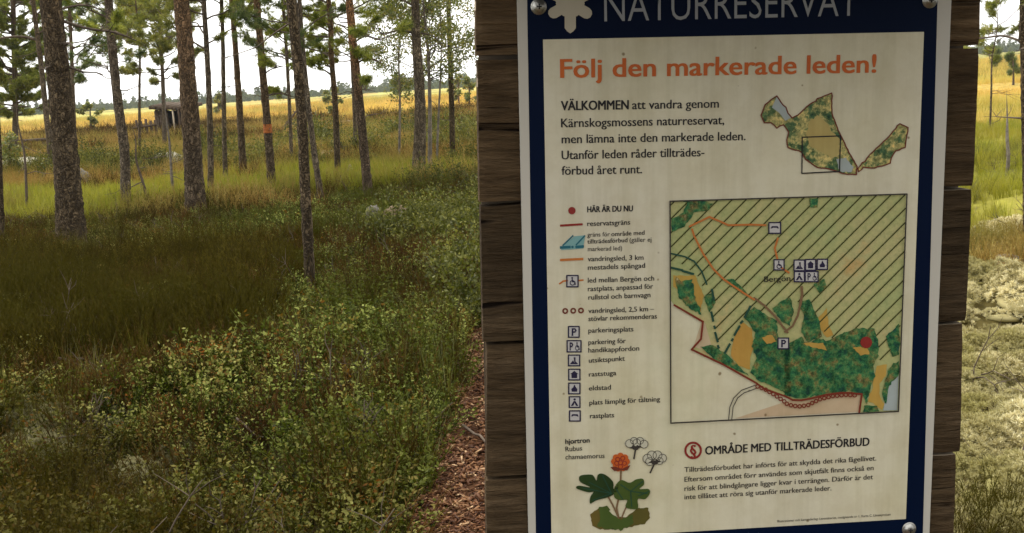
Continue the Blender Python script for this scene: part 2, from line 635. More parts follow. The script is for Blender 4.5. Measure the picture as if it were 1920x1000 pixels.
def proto_grass(seed, h=.28, n=26, wid=.005, spread=.06, lean=.45):
    r = np.random.default_rng(seed)
    b = MB()
    for k in range(n):
        a = r.uniform(0, 6.283)
        p0 = np.array([math.cos(a), math.sin(a), 0]) * spread * r.uniform(0, 1)
        o = np.array([math.cos(a), math.sin(a), 0]) + r.normal(size=3) * [.4, .4, 0]
        hh = h * r.uniform(.5, 1.1)
        t = np.array([0, .4, .75, 1.0])
        ln = lean * r.uniform(.2, 1.2)
        P = p0 + t[:, None] * [0, 0, hh] * (1 - .25 * ln * t[:, None]) + (t ** 2)[:, None] * o * hh * ln
        s = unit(np.cross(o, [0, 0, 1]))
        w = wid * np.array([.8, 1, .7, .1])[:, None] / 2
        V = np.concatenate([P - s * w, P + s * w])
        b.add(V, [[[i, i + 1, i + 5, i + 4] for i in range(3)]], r.uniform(0, 1))
    return b.mesh()


def proto_lichen(seed, n=100, R=.12):
    """a cushion of reindeer lichen: a lumpy body covered with fine forked sprigs gathered in soft heads"""
    r = np.random.default_rng(seed)
    b = MB()
    bm = bmesh.new()
    bmesh.ops.create_icosphere(bm, subdivisions=3, radius=1)
    iv = np.array([v.co for v in bm.verts])
    it = np.array([[v.index for v in f.verts] for f in bm.faces])
    bm.free()
    k = .72 + .30 * (fbm(iv[:, 0] * 2.2 + seed, iv[:, 1] * 2.2 + iv[:, 2], seed, 3) - .5)
    b.add(iv * k[:, None] * R * [1, 1, .3], [it], 0)
    for h in range(n):
        u = math.sqrt(r.uniform(0, 1))
        a = r.uniform(0, 6.283)
        lump = .75 + .6 * vn(math.cos(a) * u * 3 + 5, math.sin(a) * u * 3 + 5, seed)
        p = np.array([math.cos(a) * u * R, math.sin(a) * u * R, R * .52 * math.sqrt(max(.05, 1 - u * u)) * lump])
        out = unit(np.array([p[0] * .8, p[1] * .8, p[2] + R * .35]))
        m_ = 46
        hs = R * r.uniform(.09, .19)
        d_ = unit(out + r.normal(size=(m_, 3)) * .5)
        base = p - out * hs * .4 + d_ * hs * r.uniform(.1, .7, (m_, 1))
        v, f = needles(base, d_ + r.normal(size=(m_, 3)) * .5, hs * r.uniform(.35, .8, m_), hs * .20, r)
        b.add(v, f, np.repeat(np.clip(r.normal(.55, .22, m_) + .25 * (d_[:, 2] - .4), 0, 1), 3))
    return b.mesh()


def proto_chip(seed):
    r = np.random.default_rng(seed)
    b = MB()
    for k in range(9):
        p = r.normal(size=3) * [.03, .03, .004] + [0, 0, .008]
        l, w, h = r.uniform(.015, .045), r.uniform(.006, .014), r.uniform(.002, .005)
        Mx = Matrix.Translation(p) @ Matrix.Rotation(r.uniform(0, 6.28), 4, 'Z') @ Matrix.Rotation(r.normal() * .3, 4, 'X') @ Matrix.Rotation(r.normal() * .25, 4, 'Y')
        b.box((0, 0, 0), (l, w, h), Mx, r.uniform(0, 1))
    return b.mesh()


def proto_shrub(seed, h=.55):
    r = np.random.default_rng(seed)
    b = MB()
    for k in range(16):
        d = unit(r.normal(size=3) * [.6, .6, .2] + [0, 0, .8])
        t = np.linspace(0, 1, 4)
        hh = h * r.uniform(.6, 1.1)
        P = t[:, None] * d * hh
        b.tube(P, [.006, .005, .004, .002], 3, cap=False)
        n = 26
        tl = r.uniform(.3, 1, n)
        v, f = leaves(tl[:, None] * d * hh + r.normal(size=(n, 3)) * .05, unit(r.normal(size=(n, 3)) + [0, 0, .3]), r.uniform(.03, .055, n), r.uniform(.018, .03, n), r)
        b.add(v, f, np.repeat(r.uniform(0, 1, n), 4))
    return b.mesh()


def protos(name, meshes, material):
    c = bpy.data.collections.new(name)
    for me in meshes:
        o = bpy.data.objects.new(name, me)
        me.materials.append(material)
        c.objects.link(o)
    return c


def scatter(name, P, coll, scale, tilt=.15, label=None, cat=None, up=True):
    """one stuff object: plants set on points by geometry nodes"""
    n = len(P)
    me = mesh_np(np.asarray(P), [np.zeros((0, 3), int)]) if False else bpy.data.meshes.new(name)
    me.vertices.add(n)
    me.vertices.foreach_set('co', np.asarray(P, np.float32).ravel())
    rot = np.stack([rng.normal(size=n) * tilt, rng.normal(size=n) * tilt, rng.uniform(0, 6.283, n)], -1)
    a = me.attributes.new('rot', 'FLOAT_VECTOR', 'POINT')
    a.data.foreach_set('vector', rot.astype(np.float32).ravel())
    a = me.attributes.new('scl', 'FLOAT', 'POINT')
    a.data.foreach_set('value', np.broadcast_to(scale, (n,)).astype(np.float32))
    a = me.attributes.new('idx', 'INT', 'POINT')
    a.data.foreach_set('value', rng.integers(0, len(coll.objects), n).astype(np.int32))
    o = bpy.data.objects.new(name, me)
    COL.objects.link(o)
    ng = bpy.data.node_groups.new(name + ' scatter', 'GeometryNodeTree')
    ng.interface.new_socket('Geometry', in_out='INPUT', socket_type='NodeSocketGeometry')
    ng.interface.new_socket('Geometry', in_out='OUTPUT', socket_type='NodeSocketGeometry')
    gi, go = ng.nodes.new('NodeGroupInput'), ng.nodes.new('NodeGroupOutput')
    iop = ng.nodes.new('GeometryNodeInstanceOnPoints')
    ci = ng.nodes.new('GeometryNodeCollectionInfo')
    ci.inputs['Collection'].default_value = coll
    ci.inputs['Separate Children'].default_value = True
    ci.inputs['Reset Children'].default_value = True
    iop.inputs['Pick Instance'].default_value = True

    def named(nm, typ):
        k = ng.nodes.new('GeometryNodeInputNamedAttribute')
        k.data_type = typ
        k.inputs['Name'].default_value = nm
        return k.outputs['Attribute']
    ng.links.new(gi.outputs[0], iop.inputs['Points'])
    ng.links.new(ci.outputs[0], iop.inputs['Instance'])
    ng.links.new(named('idx', 'INT'), iop.inputs['Instance Index'])
    ng.links.new(named('rot', 'FLOAT_VECTOR'), iop.inputs['Rotation'])
    ng.links.new(named('scl', 'FLOAT'), iop.inputs['Scale'])
    ng.links.new(iop.outputs[0], go.inputs[0])
    o.modifiers.new('scatter', 'NODES').node_group = ng
    tag(o, label, cat, kind='stuff')
    return o


def spots(y0, y1, dens, s0=-.60, s1=.60):
    """random ground points between two distances, evenly per square metre, inside the wedge in view and a margin"""
    n = int(.5 * (s1 - s0) * (y1 * y1 - y0 * y0) * dens)
    y = np.sqrt(rng.uniform(y0 * y0, y1 * y1, n))
    x = rng.uniform(s0, s1, n) * y
    return x, y


def put(x, y, k, dz=0.0):
    x, y = x[k], y[k]
    return np.stack([x, y, terrain(x, y) + dz], -1)


def is_heather(x, y):
    """the dark heather belt across the middle distance on the left"""
    s = x / y
    e = (fbm(x * .8, y * .8, 41) - .5) * 2.2
    j = rng.normal(size=x.shape)
    return (y > 6.3 + e * .7 + j * .22) & (y < 10.8 + e + j * .5) & (s < -.19 + e * .05 + j * .015)


def is_lichen(x, y):
    s = x / y
    e = (fbm(x * 1.1, y * 1.1, 43) - .5)
    return (s > .27 + .1 * e) & (y > 3.3 + .5 * e) & (y < 7.3 + 2 * e)


B_bil = protos('bilberry_sprig', [proto_bilberry(s) for s in range(10, 16)], M['bilberry'])
B_lin = protos('lingonberry_sprig', [proto_bilberry(s, .17, 8, 18) for s in range(16, 20)], M['lingon'])
B_hea = protos('heather_sprig', [proto_heather(s) for s in range(20, 25)], M['heather'])
B_rus = protos('rust_heather_sprig', [proto_heather(s, .34, 20, .16, 16) for s in range(30, 34)], M['heather_rust'])
B_brn = protos('brown_heather_sprig', [proto_heather(s, .24, 14, .08, 18) for s in range(35, 39)], M['heather_brown'])
B_gg = protos('green_sedge_tuft', [proto_grass(s, .34, 34, .007, .12) for s in range(40, 44)], M['grass_green'])
B_go = protos('olive_grass_tuft', [proto_grass(s, .36, 22, .0035, .08, .4) for s in range(50, 54)], M['grass_olive'])
B_gd = protos('gold_sedge_tuft', [proto_grass(s, .5, 34, .014, .35, .35) for s in range(60, 64)], M['grass_gold'])
B_lic = protos('lichen_cushion', [proto_lichen(s) for s in range(70, 75)], M['lichen'])
B_lig = protos('grey_lichen_cushion', [proto_lichen(s, 90, .09) for s in range(76, 79)], M['lichen_grey'])
B_chp = protos('wood_chips', [proto_chip(s) for s in range(80, 86)], M['chip'])
B_shr = protos('leafy_shrub', [proto_shrub(s) for s in range(90, 94)], M['bush'])

gl = [ground_at(px, py)[:2] for px, py in ((75, 800), (95, 830), (50, 815), (110, 860), (20, 880), (40, 895), (70, 870), (90, 810), (60, 850), (120, 815), (15, 860), (160, 810))]
gl += [ground_at(px, py)[:2] for px, py in ((330, 905), (150, 980))]
GL = np.array(gl)


def off_lichen(x, y, r=.11):
    return np.min(np.hypot(x[:, None] - GL[None, :, 0], (y[:, None] - GL[None, :, 1]) * .7), 1) > r * (.6 + .8 * vn(x * 9, y * 9, 12))


# bilberry and lingonberry carpet
x, y = spots(2.6, 15, 130)
e = fbm(x * 1.6, y * 1.6, 51)
k = (path_d(x, y) > .13 - .12 * vn(x * 4, y * 4, 8)) & (~is_heather(x, y) | (fbm(x * 1.3, y * 1.3, 58) > .62)) & ~is_lichen(x, y) & (e > .30)
k &= ~((x / y > .24) & (y > 2.6)) & off_lichen(x, y)
k &= (rng.uniform(0, 1, len(x)) < np.where(y < 9, 1, .55))
bump = .75 + .9 * fbm(x * 1.2, y * 1.2, 52)
sz = bump * rng.uniform(.7, 1.15, len(x))
gr = (ss(-.42, -.12, x / y) * ss(3.2, 4.6, y) + .9 * (fbm(x * .9, y * .9, 57) - .5) + rng.normal(size=len(x)) * .12) > .45
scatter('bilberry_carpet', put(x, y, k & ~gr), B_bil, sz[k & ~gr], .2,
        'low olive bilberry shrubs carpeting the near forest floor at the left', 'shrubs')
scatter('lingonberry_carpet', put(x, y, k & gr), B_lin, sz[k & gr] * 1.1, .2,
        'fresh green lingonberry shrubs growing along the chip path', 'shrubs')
# dark heather belt, thin brown heather mixed elsewhere
x, y = spots(2.6, 17, 210)
e = fbm(x * .9, y * .9, 55)
h = is_heather(x, y)
k = (path_d(x, y) > .05) & ~is_lichen(x, y) & (h | ((e > .56) & (rng.uniform(0, 1, len(x)) < .35)))
k &= ~(x / y > .24)
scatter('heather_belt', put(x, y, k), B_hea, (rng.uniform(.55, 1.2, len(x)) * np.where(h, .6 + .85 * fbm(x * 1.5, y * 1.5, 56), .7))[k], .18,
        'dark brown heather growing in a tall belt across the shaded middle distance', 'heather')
# brown heather at the near right corner and behind the lichen
x, y = spots(2.6, 10.5, 150, .2, .62)
k = (path_d(x, y) > .1) & (((y < 3.35 + (fbm(x * 2, y * 2, 5) - .5) * .9)) | ((y > 7.0) & (fbm(x, y, 6) > .45)))
p1 = put(x, y, k & (y > 5))
scatter('corner_heather', put(x, y, k & (y < 5)), B_hea, rng.uniform(.45, .75, int((k & (y < 5)).sum())), .25,
        'brown heather at the foot of the pale lichen in the lower right corner', 'heather')
x2, y2 = spots(13.5, 50, 16)
s = x2 / y2
w = (fbm(x2 * .35, y2 * .2, 31) - .5) * 7
q = y2 + w
k2 = ((q > 19.5) | ((q < 16.5) & (vn(x2 * .5, y2 * .4, 61) > .42))) & (s < .26)
p2 = put(x2, y2, k2)
x3, y3 = spots(50, 100, 4)
k3 = (y3 + (fbm(x3 * .35, y3 * .2, 31) - .5) * 14 < 86) & (x3 / y3 < .22 + .3 * (fbm(x3 * .1, y3 * .1, 62) - .5))
p3 = put(x3, y3, k3)
x4, y4 = spots(2.8, 15, 120, -.6, .2)
k4 = ((fbm(x4 * 1.4, y4 * 1.4, 67) > .55) | (is_heather(x4, y4) & (fbm(x4 * 1.1, y4 * 1.1, 66) > .52))) & (path_d(x4, y4) > .05)
p4 = put(x4, y4, k4 & off_lichen(x4, y4))
p5 = []
for px, py, sp, nn in ((735, 505, .32, 110), (780, 590, .22, 60), (840, 505, .25, 40), (660, 470, .35, 60), (700, 560, .25, 50), (250, 760, .15, 30), (480, 700, .2, 40), (300, 400, .8, 60), (420, 395, .7, 60), (520, 390, .7, 50), (385, 405, .4, 40), (880, 475, .4, 30), (20, 925, .12, 14), (510, 838, .06, 6), (640, 930, .2, 20), (360, 880, .2, 14), (820, 400, .8, 50), (860, 330, 1.2, 60)):
    c = ground_at(px, py)
    a = rng.normal(size=(nn, 2)) * sp * [1, 1.3] + c[:2]
    p5.append(put(a[:, 0], a[:, 1], np.ones(nn, bool)))
p5 = np.concatenate(p5)
x6, y6 = spots(3.0, 9.0, 110, .2, .64)
k6 = (fbm(x6 * 1.9, y6 * 1.9, 88) < .37) & (y6 < 7.5)
p6 = put(x6, y6, k6)
x7, y7 = spots(19, 45, 14)
k7 = (fbm(x7 * .45, y7 * .25, 68) > .535) & (x7 / y7 < .26)
x8, y8 = spots(45, 92, 3.2)
k8 = (fbm(x8 * .3, y8 * .12, 69) > .52) & (x8 / y8 < .20 + .3 * (fbm(x8 * .1, y8 * .1, 62) - .5))
p7 = np.concatenate([put(x7, y7, k7), put(x8, y8, k8)])
pb = np.concatenate([p4, p5, p6, p7])
scatter('brown_heather', pb, B_brn, np.concatenate([rng.uniform(.6, 1.1, len(p4)), rng.uniform(.8, 1.3, len(p5)), rng.uniform(.25, .5, len(p6)), rng.uniform(1.2, 2.4, len(p7)) * np.clip(p7[:, 1] / 35, .8, 2)]), .2,
        'red brown heather patches scattered among the bilberry and round the pine feet', 'heather')
scatter('rust_heather', np.concatenate([p1, p2, p3]), B_rus, np.concatenate([rng.uniform(.5, .8, len(p1)), rng.uniform(.8, 1.5, len(p2)), rng.uniform(1.6, 2.6, len(p3))]), .2,
        'rust brown heather covering the low rise before the golden bog', 'heather')
# olive grass wisps
x, y = spots(3, 17, 26)
k = (path_d(x, y) > .05) & ~is_lichen(x, y) & (fbm(x * .7, y * .7, 63) > np.where(y < 9.5, .62, .48))
scatter('olive_grass', put(x, y, k), B_go, rng.uniform(.5, 1.0, len(x))[k], .2,
        'thin olive grass standing among the heather and bilberry shrubs', 'grass')
# bright sedge swath
x, y = spots(13, 27, 60)
s = x / y
w = (fbm(x * .35, y * .2, 31) - .5) * 7
q = y + w
k = (q > 15.5) & (q < 20.5) & (vn(x * .22, y * .1, 77) + .25 * (s < -.25) > .38)
p1 = put(x, y, k)
x2, y2 = spots(8.5, 26, 45, .22, .62)
k2 = (fbm(x2 * .6, y2 * .6, 65) > .33)
p2 = put(x2, y2, k2)
pp = np.concatenate([p1, p2])
scatter('green_sedge', pp, B_gg, np.concatenate([rng.uniform(.6, 1.2, len(p1)), rng.uniform(.35, .8, len(p2))]), .15,
        'bright yellow green sedge lawn between the pines and the brown rise', 'grass')
# golden bog sedge
xs_, ys_ = [], []
for a_, b_, d_ in ((70, 110, 2.6), (110, 180, .9)):
    x, y = spots(a_, b_, d_)
    xs_.append(x)
    ys_.append(y)
x2, y2 = spots(22, 46, 14, .22, .62)
x, y = np.concatenate(xs_ + [x2]), np.concatenate(ys_ + [y2])
k = (y + (fbm(x * .35, y * .2, 31) - .5) * 14 > 84) | (x / y > .22)
scatter('golden_bog_sedge', put(x, y, k), B_gd, (rng.uniform(.6, 1.1, len(x)) * np.clip(y / 70, .8, 3))[k], .15,
        'golden sedge covering the open bog as far as the distant trees', 'grass')
x, y = spots(75, 190, .55)
k = fbm(x / 7, y / 25, 83) > .53
scatter('bog_tussocks', put(x, y, k), B_rus, rng.uniform(1.8, 4.0, int(k.sum())), .2,
        'darker brown tussocks breaking up the golden bog', 'grass')
# pale lichen cushions on the right, grey ones at the lower left
x, y = spots(3.0, 9.0, 95, .2, .64)
k = is_lichen(x, y) | ((x / y > .3) & (y > 7) & (fbm(x, y, 6) < .42))
sc = np.clip(rng.lognormal(0, .3, len(x)), .65, 1.7)
k &= fbm(x * 1.9, y * 1.9, 88) > .31
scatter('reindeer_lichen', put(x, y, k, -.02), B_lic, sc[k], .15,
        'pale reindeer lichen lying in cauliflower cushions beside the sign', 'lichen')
gx = np.repeat([p[0] for p in gl], 9) + rng.normal(size=9 * len(gl)) * .10
gy = np.repeat([p[1] for p in gl], 9) + rng.normal(size=9 * len(gl)) * .17
xr, yr = spots(3, 7, .5, -.6, 0)
gx, gy = np.concatenate([gx, xr]), np.concatenate([gy, yr])
k = path_d(gx, gy) > .1
scatter('grey_lichen', put(gx, gy, k, .02), B_lig, rng.uniform(.5, 1.5, len(gx))[k], .2,
        'grey green lichen cushions among the shrubs at the lower left', 'lichen')
# chips on the path
x, y = spots(2.4, 8.2, 1300, -.2, .3)
k = path_d(x, y) < .01 + .06 * rng.normal(size=len(x))
scatter('path_chips', put(x, y, k, .012), B_chp, rng.uniform(.45, .85, len(x))[k], .25,
        'red brown wood chips strewn along the forest path', 'wood chips')
# dead twigs and dry stems among the shrubs
def proto_twig(seed):
    r = np.random.default_rng(seed)
    b = MB()
    for k in range(3):
        d = unit(np.array([r.normal() * .8, r.normal() * .8, r.uniform(.3, 1)]))
        L_ = r.uniform(.12, .30)
        t_ = np.linspace(0, 1, 5)
        P_ = t_[:, None] * d * L_ + np.cumsum(r.normal(size=(5, 3)) * .010, 0)
        b.tube(P_, np.linspace(.0034, .0014, 5), 4, cap=False)
        for q_ in range(3):
            i_ = r.integers(1, 4)
            e_ = unit(d + r.normal(size=3) * .7) * L_ * .4
            b.tube(np.array([P_[i_], P_[i_] + e_ * .5 + r.normal(size=3) * .008, P_[i_] + e_]), [.0018, .0014, .0009], 3, cap=False)
    return b.mesh()


B_twg = protos('dead_twigs', [proto_twig(s) for s in range(110, 115)], M['dead_wood'])
x, y = spots(2.8, 15, 3.2, -.6, .6)
k = path_d(x, y) > .03
scatter('dead_twigs', put(x, y, k, .04), B_twg, rng.uniform(.6, 1.3, len(x))[k], .5,
        'dry grey twigs poking out of the heather and bilberry', 'twigs')
# bushes on the rise
bp = [(410, 300), (850, 275), (190, 322), (215, 318), (620, 275), (800, 290), (870, 300), (30, 335), (480, 305), (250, 345), (880, 420), (860, 460), (840, 440), (890, 380), (880, 500), (90, 345), (540, 310), (715, 325), (860, 325), (430, 300), (360, 320), (700, 290), (740, 270), (830, 265), (880, 270), (590, 320), (660, 300), (150, 320), (270, 330), (470, 330), (560, 285), (880, 345), (820, 350), (870, 560), (885, 610), (845, 530), (825, 470), (895, 540), (800, 430), (760, 460), (670, 460), (650, 520), (720, 470)]
P = []
for px, py in bp:
    c = ground_at(px, py)
    for q_ in range(8):
        xx, yy_ = c[0] + rng.normal() * .011 * c[1], c[1] + rng.normal() * .022 * c[1]
        P.append((xx, yy_, float(terrain(xx, yy_))))
P = np.array(P)
hb = np.clip(P[:, 1] / 20, .62, 2.2) * rng.uniform(.4, 1.1, len(P))
hb = np.where((P[:, 1] < 14) & (P[:, 0] / P[:, 1] > -.12), hb * 1.35, hb)
scatter('low_bushes', P, B_shr, hb, .2,
        'dense low leafy bushes dotting the heather rise', 'bushes')

# ================================================================== TREES
def smooth_path(P, n):
    """Catmull-Rom through points"""
    P = np.asarray(P, float)
    Q = np.concatenate([[2 * P[0] - P[1]], P, [2 * P[-1] - P[-2]]])
    out_ = []
    m = len(P) - 1
    for u in np.linspace(0, m - 1e-6, n):
        i = int(u)
        t = u - i
        a, b, c, d = Q[i], Q[i + 1], Q[i + 2], Q[i + 3]
        out_.append(.5 * (2 * b + (c - a) * t + (2 * a - 5 * b + 4 * c - d) * t * t + (3 * b - a - 3 * c + d) * t ** 3))
    return np.array(out_)


def sprays(b, centers, dirs, r, nn, L, Wd, spread=.8, tint=None):
    """needle tufts: nn needles round each shoot tip"""
    n = len(centers)
    c = np.repeat(centers, nn, 0)
    d = np.repeat(unit(dirs), nn, 0)
    back = r.uniform(-.9, .1, (n * nn, 1)) * L * 1.1
    nd = unit(d + r.normal(size=(n * nn, 3)) * spread)
    ti = np.repeat(r.uniform(0, 1, n) if tint is None else tint, nn)
    v, f = needles(c + d * back, nd, L * r.uniform(.7, 1.2, n * nn), Wd, r)
    b.add(v, f, np.clip(np.repeat(ti, 3) + np.repeat(r.normal(size=n * nn) * .1, 3), 0, 1))


def leaf_sprays(b, centers, dirs, r, nn, L, Wd, spread):
    n = len(centers)
    c = np.repeat(centers, nn, 0) + r.normal(size=(n * nn, 3)) * spread
    ti = np.repeat(r.uniform(0, 1, n), nn)
    v, f = leaves(c, unit(r.normal(size=(n * nn, 3))), L * r.uniform(.6, 1.2, n * nn), Wd, r)
    b.add(v, f, np.clip(np.repeat(ti, 4) + np.repeat(r.normal(size=n * nn) * .15, 4), 0, 1))


def limb(bb, bf, p0, az, length, rise, r, r0, kind, D, bare=.45, dens=1.0):
    """one living limb: tapered, forking, with foliage at the shoots"""
    t = np.linspace(0, 1, 6)
    o = np.array([math.cos(az), math.sin(az), 0])
    sidev = np.array([-o[1], o[0], 0])
    P = p0 + t[:, None] * o * length + (t * rise + (t ** 2) * .12 * length)[:, None] * [0, 0, 1] + (np.sin(t * 3) * r.normal() * .1 * length)[:, None] * sidev
    P[1:] += r.normal(size=(5, 3)) * .035 * length
    bb.tube(P, np.linspace(r0, r0 * .3, 6), 5, cap=False)
    cs, ds = [], []
    nt_ = max(4, int(length * 10 * dens))
    for k in range(nt_):
        u = r.uniform(bare, 1.0)
        q = np.array([np.interp(u, t, P[:, i]) for i in range(3)])
        d = unit(o * r.uniform(.1, 1) + sidev * r.choice([-1, 1]) * r.uniform(.2, 1) + np.array([0, 0, r.uniform(-.15, .7)]))
        tl = length * r.uniform(.12, .32) * (1.25 - .5 * u)
        e = q + d * tl
        bb.tube(np.array([q, q + d * tl * .5 + r.normal(size=3) * .02, e]), [r0 * .28, r0 * .2, r0 * .1], 3, cap=False)
        for w in np.linspace(.35, 1, 4):
            cs.append(q + d * tl * w + r.normal(size=3) * .06 * length * .5)
            ds.append(d + r.normal(size=3) * .45 + [0, 0, .25])
    cs, ds = np.array(cs), np.array(ds)
    if kind == 'pine':
        sprays(bf, cs, ds, r, 32, max(.085, .0037 * D), max(.006, .00038 * D), spread=.95)
    else:
        leaf_sprays(bf, cs, ds, r, 6, max(.045, .0022 * D), max(.032, .0016 * D), .07)


def dead_limb(bb, p0, d, length, r, r0, fork=2):
    t = np.linspace(0, 1, 5)
    P = p0 + t[:, None] * unit(d) * length + np.concatenate([[[0, 0, 0]], np.cumsum(r.normal(size=(4, 3)) * .05 * length, 0)]) 
    bb.tube(P, np.linspace(r0, r0 * .25, 5), 4, cap=False)
    for _ in range(fork):
        i = r.integers(1, 4)
        dead_limb(bb, P[i], unit(d) + r.normal(size=3) * .6, length * .45, r, r0 * .5, 0)


TREES = []


def tree(name, label, cat, px, w, mt, H, crown=None, limbs=(), snags=4, group=None, leaf='pine_a', kind='pine', seed=0, Y=None, mark=None, flare=1.25):
    """px: photo points up the trunk, base first, read once to find the lean and bends of the real trunk"""
    r = np.random.default_rng(seed + 1000)
    if Y is None:
        b0 = ground_at(*px[0])
    else:
        b0 = on_depth(px[0][0], px[0][1], Y)
    b0[2] = float(terrain(b0[0], b0[1]))
    D = b0[1]
    s = D / F
    pts = [b0] + [on_depth(x_, y_, D) for x_, y_ in px[1:]]
    pts = np.array(pts)
    pts[1:, 1] += np.cumsum(r.normal(size=len(pts) - 1)) * .03
    top = pts[-1]
    d = unit(pts[-1] - pts[-2])
    d = unit(d + np.array([0, 0, 1.0]))
    rest = max(H - (top[2] - b0[2]), .3)
    ext = [top + d * rest * .5 + r.normal(size=3) * [.05, .05, 0], top + d * rest * .5 + np.array([0, 0, rest * .5])]
    pts = np.concatenate([pts, ext])
    n = 44
    P = smooth_path(pts, n)
    P[0] = b0
    hh = P[:, 2] - b0[2]
    hv = top[2] - b0[2]
    rb, rt = w[0] * s / 2, w[1] * s / 2
    rad = np.where(hh < hv, rb + (rt - rb) * hh / hv, rt * np.clip(1 - (hh - hv) / max(H - hv, .01), .06, 1))
    rad = rad * (1 + (flare - 1) * np.exp(-hh / (rb * 2.2)))
    root = empty(name, tuple(b0))
    tag(root, label, cat, group)
    L0 = P - b0
    # the root collar reaches a little below the moss
    L0 = np.concatenate([[L0[0] - [0, 0, .15]], L0])
    rad = np.concatenate([[rad[0] * 1.15], rad])
    # dense rings in the part near the ground
    u = np.linspace(0, 1, len(L0))
    uu = np.linspace(0, 1, 150 if w[0] > 20 else 70) ** 1.3
    L1 = np.stack([np.interp(uu, u, L0[:, i]) for i in range(3)], -1)
    r1 = np.interp(uu, u, rad)
    tb = MB()
    sides = 28 if w[0] > 20 else 12
    tb.tube(L1, r1, sides, jitter=.045 if w[0] > 20 else .05, r=r)
    link('trunk', tb.mesh(), M[mt], root, smooth=True)
    if mark:
        # painted ring: skin a few millimetres proud of the bark
        i0 = np.argmin(abs(hh - mark[0]))
        zz = np.linspace(mark[0], mark[1], 6)
        Pm = np.stack([np.interp(zz, hh, (P - b0)[:, i]) for i in range(3)], -1)
        rm = np.interp(zz, hh, rad[1:]) * 1.08
        mb = MB()
        mb.tube(Pm, rm, 14, cap=False, jitter=.05, r=r)
        tag(link('trail_mark', mb.mesh(), M['paint_orange'], root, smooth=True), 'orange paint band round the trunk')
    bb, bf = MB(), MB()

    def at(h):
        return np.array([np.interp(h, hh, (P - b0)[:, i]) for i in range(3)]), float(np.interp(h, hh, rad[1:]))
    for q, lw, fol in limbs:
        Q_ = np.array([on_depth(a, b_, D) for a, b_ in q]) - b0
        Q_[:, 1] -= np.linspace(0, 1, len(Q_)) * r.normal() * .4
        Q_ = smooth_path(Q_, 3 * len(Q_))
        bl = MB()
        bl.tube(Q_, np.linspace(lw * s / 2, lw * s / 2 * .35, len(Q_)), 6)
        for k in range(5):
            i = r.integers(len(Q_) // 3, len(Q_))
            dead_limb(bl, Q_[i], r.normal(size=3) + [0, 0, .3], .10 * np.linalg.norm(Q_[-1] - Q_[0]) + .08, r, lw * s * .16, 1)
        link('branch', bl.mesh(), M['dead_wood'], root, smooth=True)
        if fol:
            for k in range(fol):
                i = r.integers(len(Q_) // 2, len(Q_))
                limb(bb, bf, Q_[i], r.uniform(0, 6.28), r.uniform(.25, .55), .1, r, .008, kind, D)
    if crown:
        h0, cr, nl, dens = crown
        nl = int(nl * 1.5)
        for k in range(nl):
            v_ = (k + r.uniform(.1, .9)) / nl
            h = h0 + (H * .98 - h0) * v_
            p, rr = at(h)
            prof = min(1, .6 + v_ * 2) * (1 - max(0, v_ - .6) / .5)
            ln = cr * max(.3, prof) * r.uniform(.4, 1.35)
            limb(bb, bf, p, r.uniform(0, 6.283), ln, ln * r.uniform(-.1, .8), r, max(.008, min(rr * .4, .05)), kind, D, dens=dens)
    for k in range(snags):
        h = r.uniform(.35, 1.0) * (crown[0] if crown else H * .6)
        p, rr = at(h)
        a = r.uniform(0, 6.283)
        dead_limb(bb, p, np.array([math.cos(a), math.sin(a), r.uniform(-.3, .3)]), r.uniform(.15, .6), r, max(.006, rr * .14), 2)
    if bf.n:
        nb = sum(len(f) for f in bb.F)
        nf = sum(len(f) for f in bf.F)
        quads = [f for f in bb.F if f.shape[1] == 4]
        other = [f for f in bb.F if f.shape[1] != 4]
        me = mesh_np(np.concatenate(bb.V + bf.V), [np.concatenate(quads)] + other + [np.concatenate(bf.F) + bb.n], {'tint': np.concatenate(bb.A + bf.A)})
        mi = np.zeros(len(me.polygons), np.int32)
        mi[-nf:] = 1
        me.materials.append(M['dead_wood'])
        me.materials.append(M[leaf])
        me.polygons.foreach_set('material_index', mi)
        link('crown', me, [], root)
    elif bb.n:
        link('branches', bb.mesh(), M['dead_wood'], root)
    TREES.append((root, b0))
    return root


NEAR, MID, FARP = 'pine trunks standing in the near heather', 'pines at the edge of the bog', 'small trees out on the bog'
tree('pine_tree', 'thickest dark pine trunk, nearest the left of the photo', 'tree', [(135, 475), (122, 300), (108, 150), (95, 0)], (49, 37), 'bark_dark', 13, (5.2, 1.8, 26, 1), flare=1.3,
     limbs=[([(112, 38), (150, 52), (190, 58), (215, 72)], 7, 3), ([(118, 85), (140, 82), (158, 90)], 6, 0), ([(100, 20), (150, 8), (190, 25)], 5, 1)], snags=3, group=NEAR, seed=1)
tree('pine_tree', 'stout pine with reddish upper bark and brown heather round its foot', 'tree', [(368, 418), (362, 300), (352, 130), (340, 0)], (36, 27), 'bark_red', 14, (5.4, 1.9, 26, 1),
     limbs=[([(348, 75), (325, 68), (300, 72)], 4, 0), ([(356, 118), (372, 112)], 5, 0)], snags=4, group=NEAR, seed=2)
tree('pine_tree', 'slim straight dark pine whose foot stands nearest the camera', 'tree', [(583, 560), (576, 400), (566, 200), (550, 0)], (20, 19), 'bark_dark', 9, (3.6, 1.3, 22, 1), snags=2, group=NEAR, seed=3)
tree('pine_tree', 'crooked grey pine bending rightwards halfway up its trunk', 'tree', [(236, 405), (234, 290), (222, 200), (212, 110), (203, 0)], (19, 15), 'bark_grey', 8, (3.2, 1.3, 18, .8),
     limbs=[([(210, 70), (175, 48), (130, 45)], 6, 2), ([(206, 35), (170, 20), (150, 10)], 4, 3), ([(216, 140), (190, 135), (165, 120)], 4, 4)], snags=6, group=NEAR, leaf='pine_b', seed=4)
